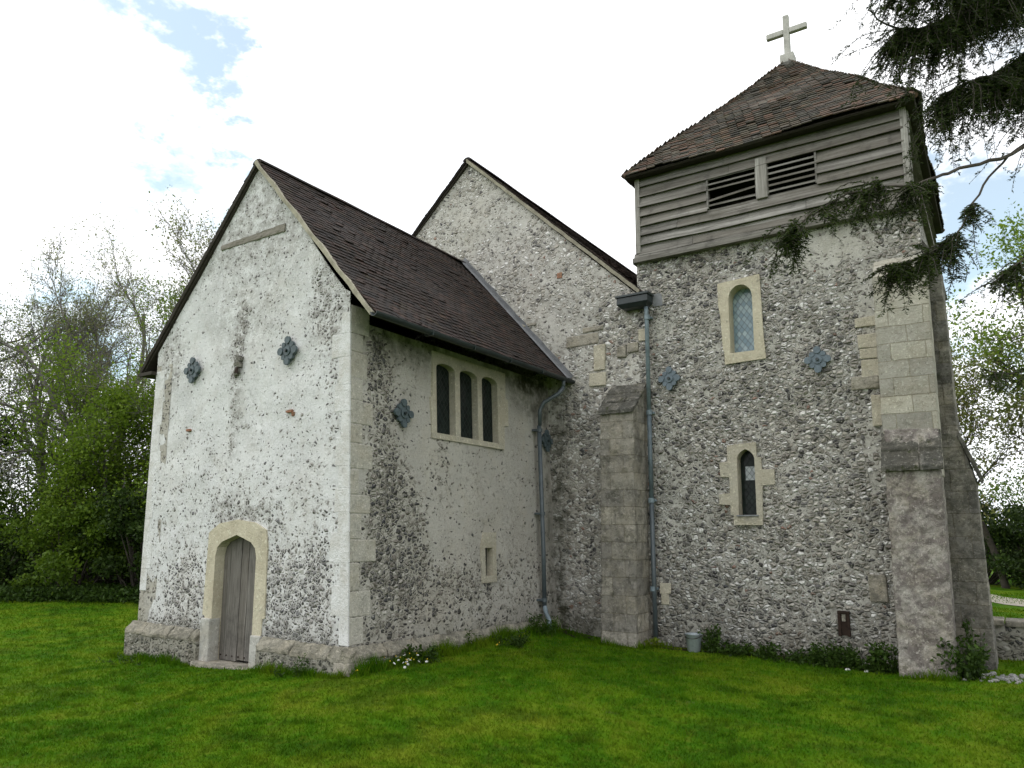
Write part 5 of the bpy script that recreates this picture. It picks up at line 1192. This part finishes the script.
weed('weed_clump', 'dandelion leaves on the bank below the chancel side wall', .55, 2.6, .7, .16, 320, 6, 'weed', .08, asp=.25)
weed('weed_clump', 'small fern sprig growing on the chancel plinth', .22, 2.1, .2, .28, 90, 7, lsize=.05, asp=.25)
weed('weed_clump', 'lime green leaves in the corner below the pale downpipe', 1.83, 4.35, .26, .14, 130, 8, 'weedbright', .06)
weed('ivy_clump', 'dark ivy scrambling up the wall beside the bucket', 2.68, 4.47, .35, .36, 520, 9, 'leaf_dark' if False else 'weed', .055)
weed('weed_clump', 'dark leafy weeds right of the bucket', 3.05, 4.42, .7, .18, 480, 10, 'weed', .055)
weed('weed_clump', 'low weeds in the middle of the tower foot', 3.7, 4.42, .8, .12, 300, 11, 'weed', .05)
weed('weed_clump', 'dark shrubby weeds under the rusty vent', 4.35, 4.42, .6, .34, 900, 12, 'weed', .055)
weed('weed_clump', 'dark weeds at the left foot of the corner buttress', 4.93, 4.3, .38, .36, 700, 13, 'weed', .06)
weed('nettle_bush', 'dark nettle bush growing in front of the two corner buttresses', 5.74, 4.2, .58, .5, 1300, 14, 'weed', .065)
weed('nettle_bush', 'thin sprig climbing the side buttress', 5.85, 4.62, .3, .65, 200, 15, 'weed', .06)
weed('weed_clump', 'dark nettly weeds between the ivy and the vent', 3.38, 4.45, .55, .2, 420, 21, 'weed', .055)
weed('weed_clump', 'low dark weeds just left of the vent weeds', 4.0, 4.43, .5, .2, 420, 22, 'weed', .05)
weed('weed_clump', 'dark tangle between the vent and the corner buttress', 4.66, 4.38, .42, .26, 500, 23, 'weed', .055)
weed('weed_clump', 'weeds at the foot of the ashlar buttress', 1.15, 3.98, .5, .08, 120, 16, 'weed', .04)

rnd = random.Random(15)
def daisy(x, y, s, h, col_, label, group):
    z = gz1(x, y); root = empty('daisy', (x, y, z), rnd.uniform(0, 6)); tag(root, label, 'flower', group)
    mb = MB(); mb.tube([(0, 0, -.01), (.006, 0, h*.5), (0, .004, h)], .002, 5); mb.build('stem', M['weed'], root)
    mb = MB(); n = 9; V = [(0, 0, h+.004)]
    for k in range(n):
        a = 2*math.pi*k/n; V += [(s*.6*math.cos(a-.25), s*.6*math.sin(a-.25), h+.002), (s*math.cos(a), s*math.sin(a), h-.004+.01*s), (s*.6*math.cos(a+.25), s*.6*math.sin(a+.25), h+.002)]
    mb.add(V, [(0, 1+3*k, 2+3*k, 3+3*k) for k in range(n)]); o = mb.build('petals', M[col_], root); o.rotation_euler = (rnd.uniform(.2, .8), rnd.uniform(-.3, .3), 0)
    mb = MB(); mb.tube([(0, 0, h), (0, 0, h+.01)], [s*.3, s*.2], 7); mb.build('centre', M['yellow'], root)
for k in range(14):
    u = rnd.gauss(0, .12); v_ = rnd.gauss(0, .10); daisy(.50+u, .25+.9*v_+.25, rnd.uniform(.014, .022), rnd.uniform(.07, .16), 'petal', 'small white daisy in the cluster by the chancel corner', 'daisies by the chancel corner')
for k, (x, y) in enumerate(((.38, -.15), (.50, 3.0), (.62, 2.2))):
    daisy(x, y, .02, .09, 'yellow', ['single yellow dandelion just outside the chancel corner', 'yellow dandelion nearest the dark downpipe', 'yellow dandelion on the bank below the slit window'][k], None)

# ------------------------------------------------------------------ grass
rs = np.random.RandomState(5)
def blades(n, rmin, rmax, size, name):
    r_ = rmin*(rmax/rmin)**rs.rand(n); a = YAW+rs.uniform(-R(52), R(46), n)*-1.0
    x = 6.2963-np.sin(a)*r_; y = -6.1472+np.cos(a)*r_
    inside = ((x > -4.2) & (x < .12) & (y > -.06)) | ((x > XT-1.0) & (x < XR) & (y > L-.05)) | ((x < .5) & (x > -5.3) & (y > L-.1)) | ((x > 1.15) & (x < 1.73) & (y > 4.05)) | ((x > 5.1) & (x < 5.7) & (y > 4.05)) | ((x > 5.5) & (x < 6.15) & (y > 4.85) & (y < 5.5))
    soil = ((y > 4.33) & (x > 1.9) & (x < 5.0) & (rs.rand(n) < .75))
    pth = np.abs(y-15.2-(x-9)**2*.03) < .6
    k = ~(inside | soil | (pth & (x > 5))); x, y, r_ = x[k], y[k], r_[k]; n = len(x)
    z = gz(x, y); h = size*(.5+.9*rs.rand(n))*(1+.02*r_); w_ = .0035+.00045*r_
    th = rs.uniform(0, 6.28, n); ln_ = rs.uniform(.2, 1.1, n)*h; la = rs.uniform(0, 6.28, n)
    P = np.stack([x, y, z-.004], 1); s_ = np.stack([np.cos(th)*w_, np.sin(th)*w_, 0*x], 1); tip = P+np.stack([np.cos(la)*ln_, np.sin(la)*ln_, h], 1)
    V = np.stack([P-s_, P+s_, tip], 1).reshape(-1, 3); return V
def foot(pts, n, size, sp):
    out_ = []
    for (a, b) in zip(pts[:-1], pts[1:]):
        l_ = math.hypot(b[0]-a[0], b[1]-a[1]); m = int(n*l_); f = rs.rand(m); nxv, nyv = (b[1]-a[1])/l_, -(b[0]-a[0])/l_; o = np.abs(rs.normal(size=m))*sp
        x = a[0]+(b[0]-a[0])*f+nxv*o; y = a[1]+(b[1]-a[1])*f+nyv*o; cl_ = .5+.5*np.sin(f*l_*7+a[0])*np.sin(f*l_*2.3+1); h = size*(.35+.9*rs.rand(m))*(.45+.9*cl_); th = rs.uniform(0, 6.28, m); la = rs.uniform(0, 6.28, m)
        P = np.stack([x, y, gz(x, y)-.004], 1); s_ = np.stack([np.cos(th)*.006, np.sin(th)*.006, 0*x], 1); tip = P+np.stack([np.cos(la)*h*.5, np.sin(la)*h*.5, h], 1); out_.append(np.stack([P-s_, P+s_, tip], 1).reshape(-1, 3))
    return np.concatenate(out_)
def tufts(n, size):
    r_ = 4*(4.2)**rs.rand(n); a = YAW-rs.uniform(-R(48), R(42), n); cx = 6.2963-np.sin(a)*r_; cyy = -6.1472+np.cos(a)*r_; m = 45; x = np.repeat(cx, m)+rs.normal(size=n*m)*.035; y = np.repeat(cyy, m)+rs.normal(size=n*m)*.035
    ok = ~(((x < .2) & (x > -4.35) & (y > -.15)) | ((y > 3.95) & (x > 0) & (x < 6.3))); x, y = x[ok], y[ok]; q = len(x); h = size*rs.uniform(.4, 1.2, q); th = rs.uniform(0, 6.28, q); la = rs.uniform(0, 6.28, q)
    P = np.stack([x, y, gz(x, y)-.004], 1); s_ = np.stack([np.cos(th)*.005, np.sin(th)*.005, 0*x], 1); tip = P+np.stack([np.cos(la)*h*.8, np.sin(la)*h*.8, h], 1); return np.stack([P-s_, P+s_, tip], 1).reshape(-1, 3)
V = np.concatenate([blades(330000, 4.0, 26, .028, 'grass'), tufts(700, .05),
    foot([(-4.4, -.13), (-2.6, -.13)], 700, .11, .05), foot([(-1.4, -.13), (.2, -.13)], 700, .11, .05), foot([(.22, -.1), (.22, 4.3)], 900, .15, .08), foot([(.5, 4.35), (1.15, 4.02), (1.75, 4.02), (1.9, 4.5), (5.1, 4.5)], 500, .09, .05), foot([(5.1, 4.0), (5.72, 4.0)], 500, .10, .05)])
tag(np_mesh('grass', V, np.arange(len(V)).reshape(-1, 3), M['blade']), 'short mown grass blades of the lawn', 'grass', kind='stuff')
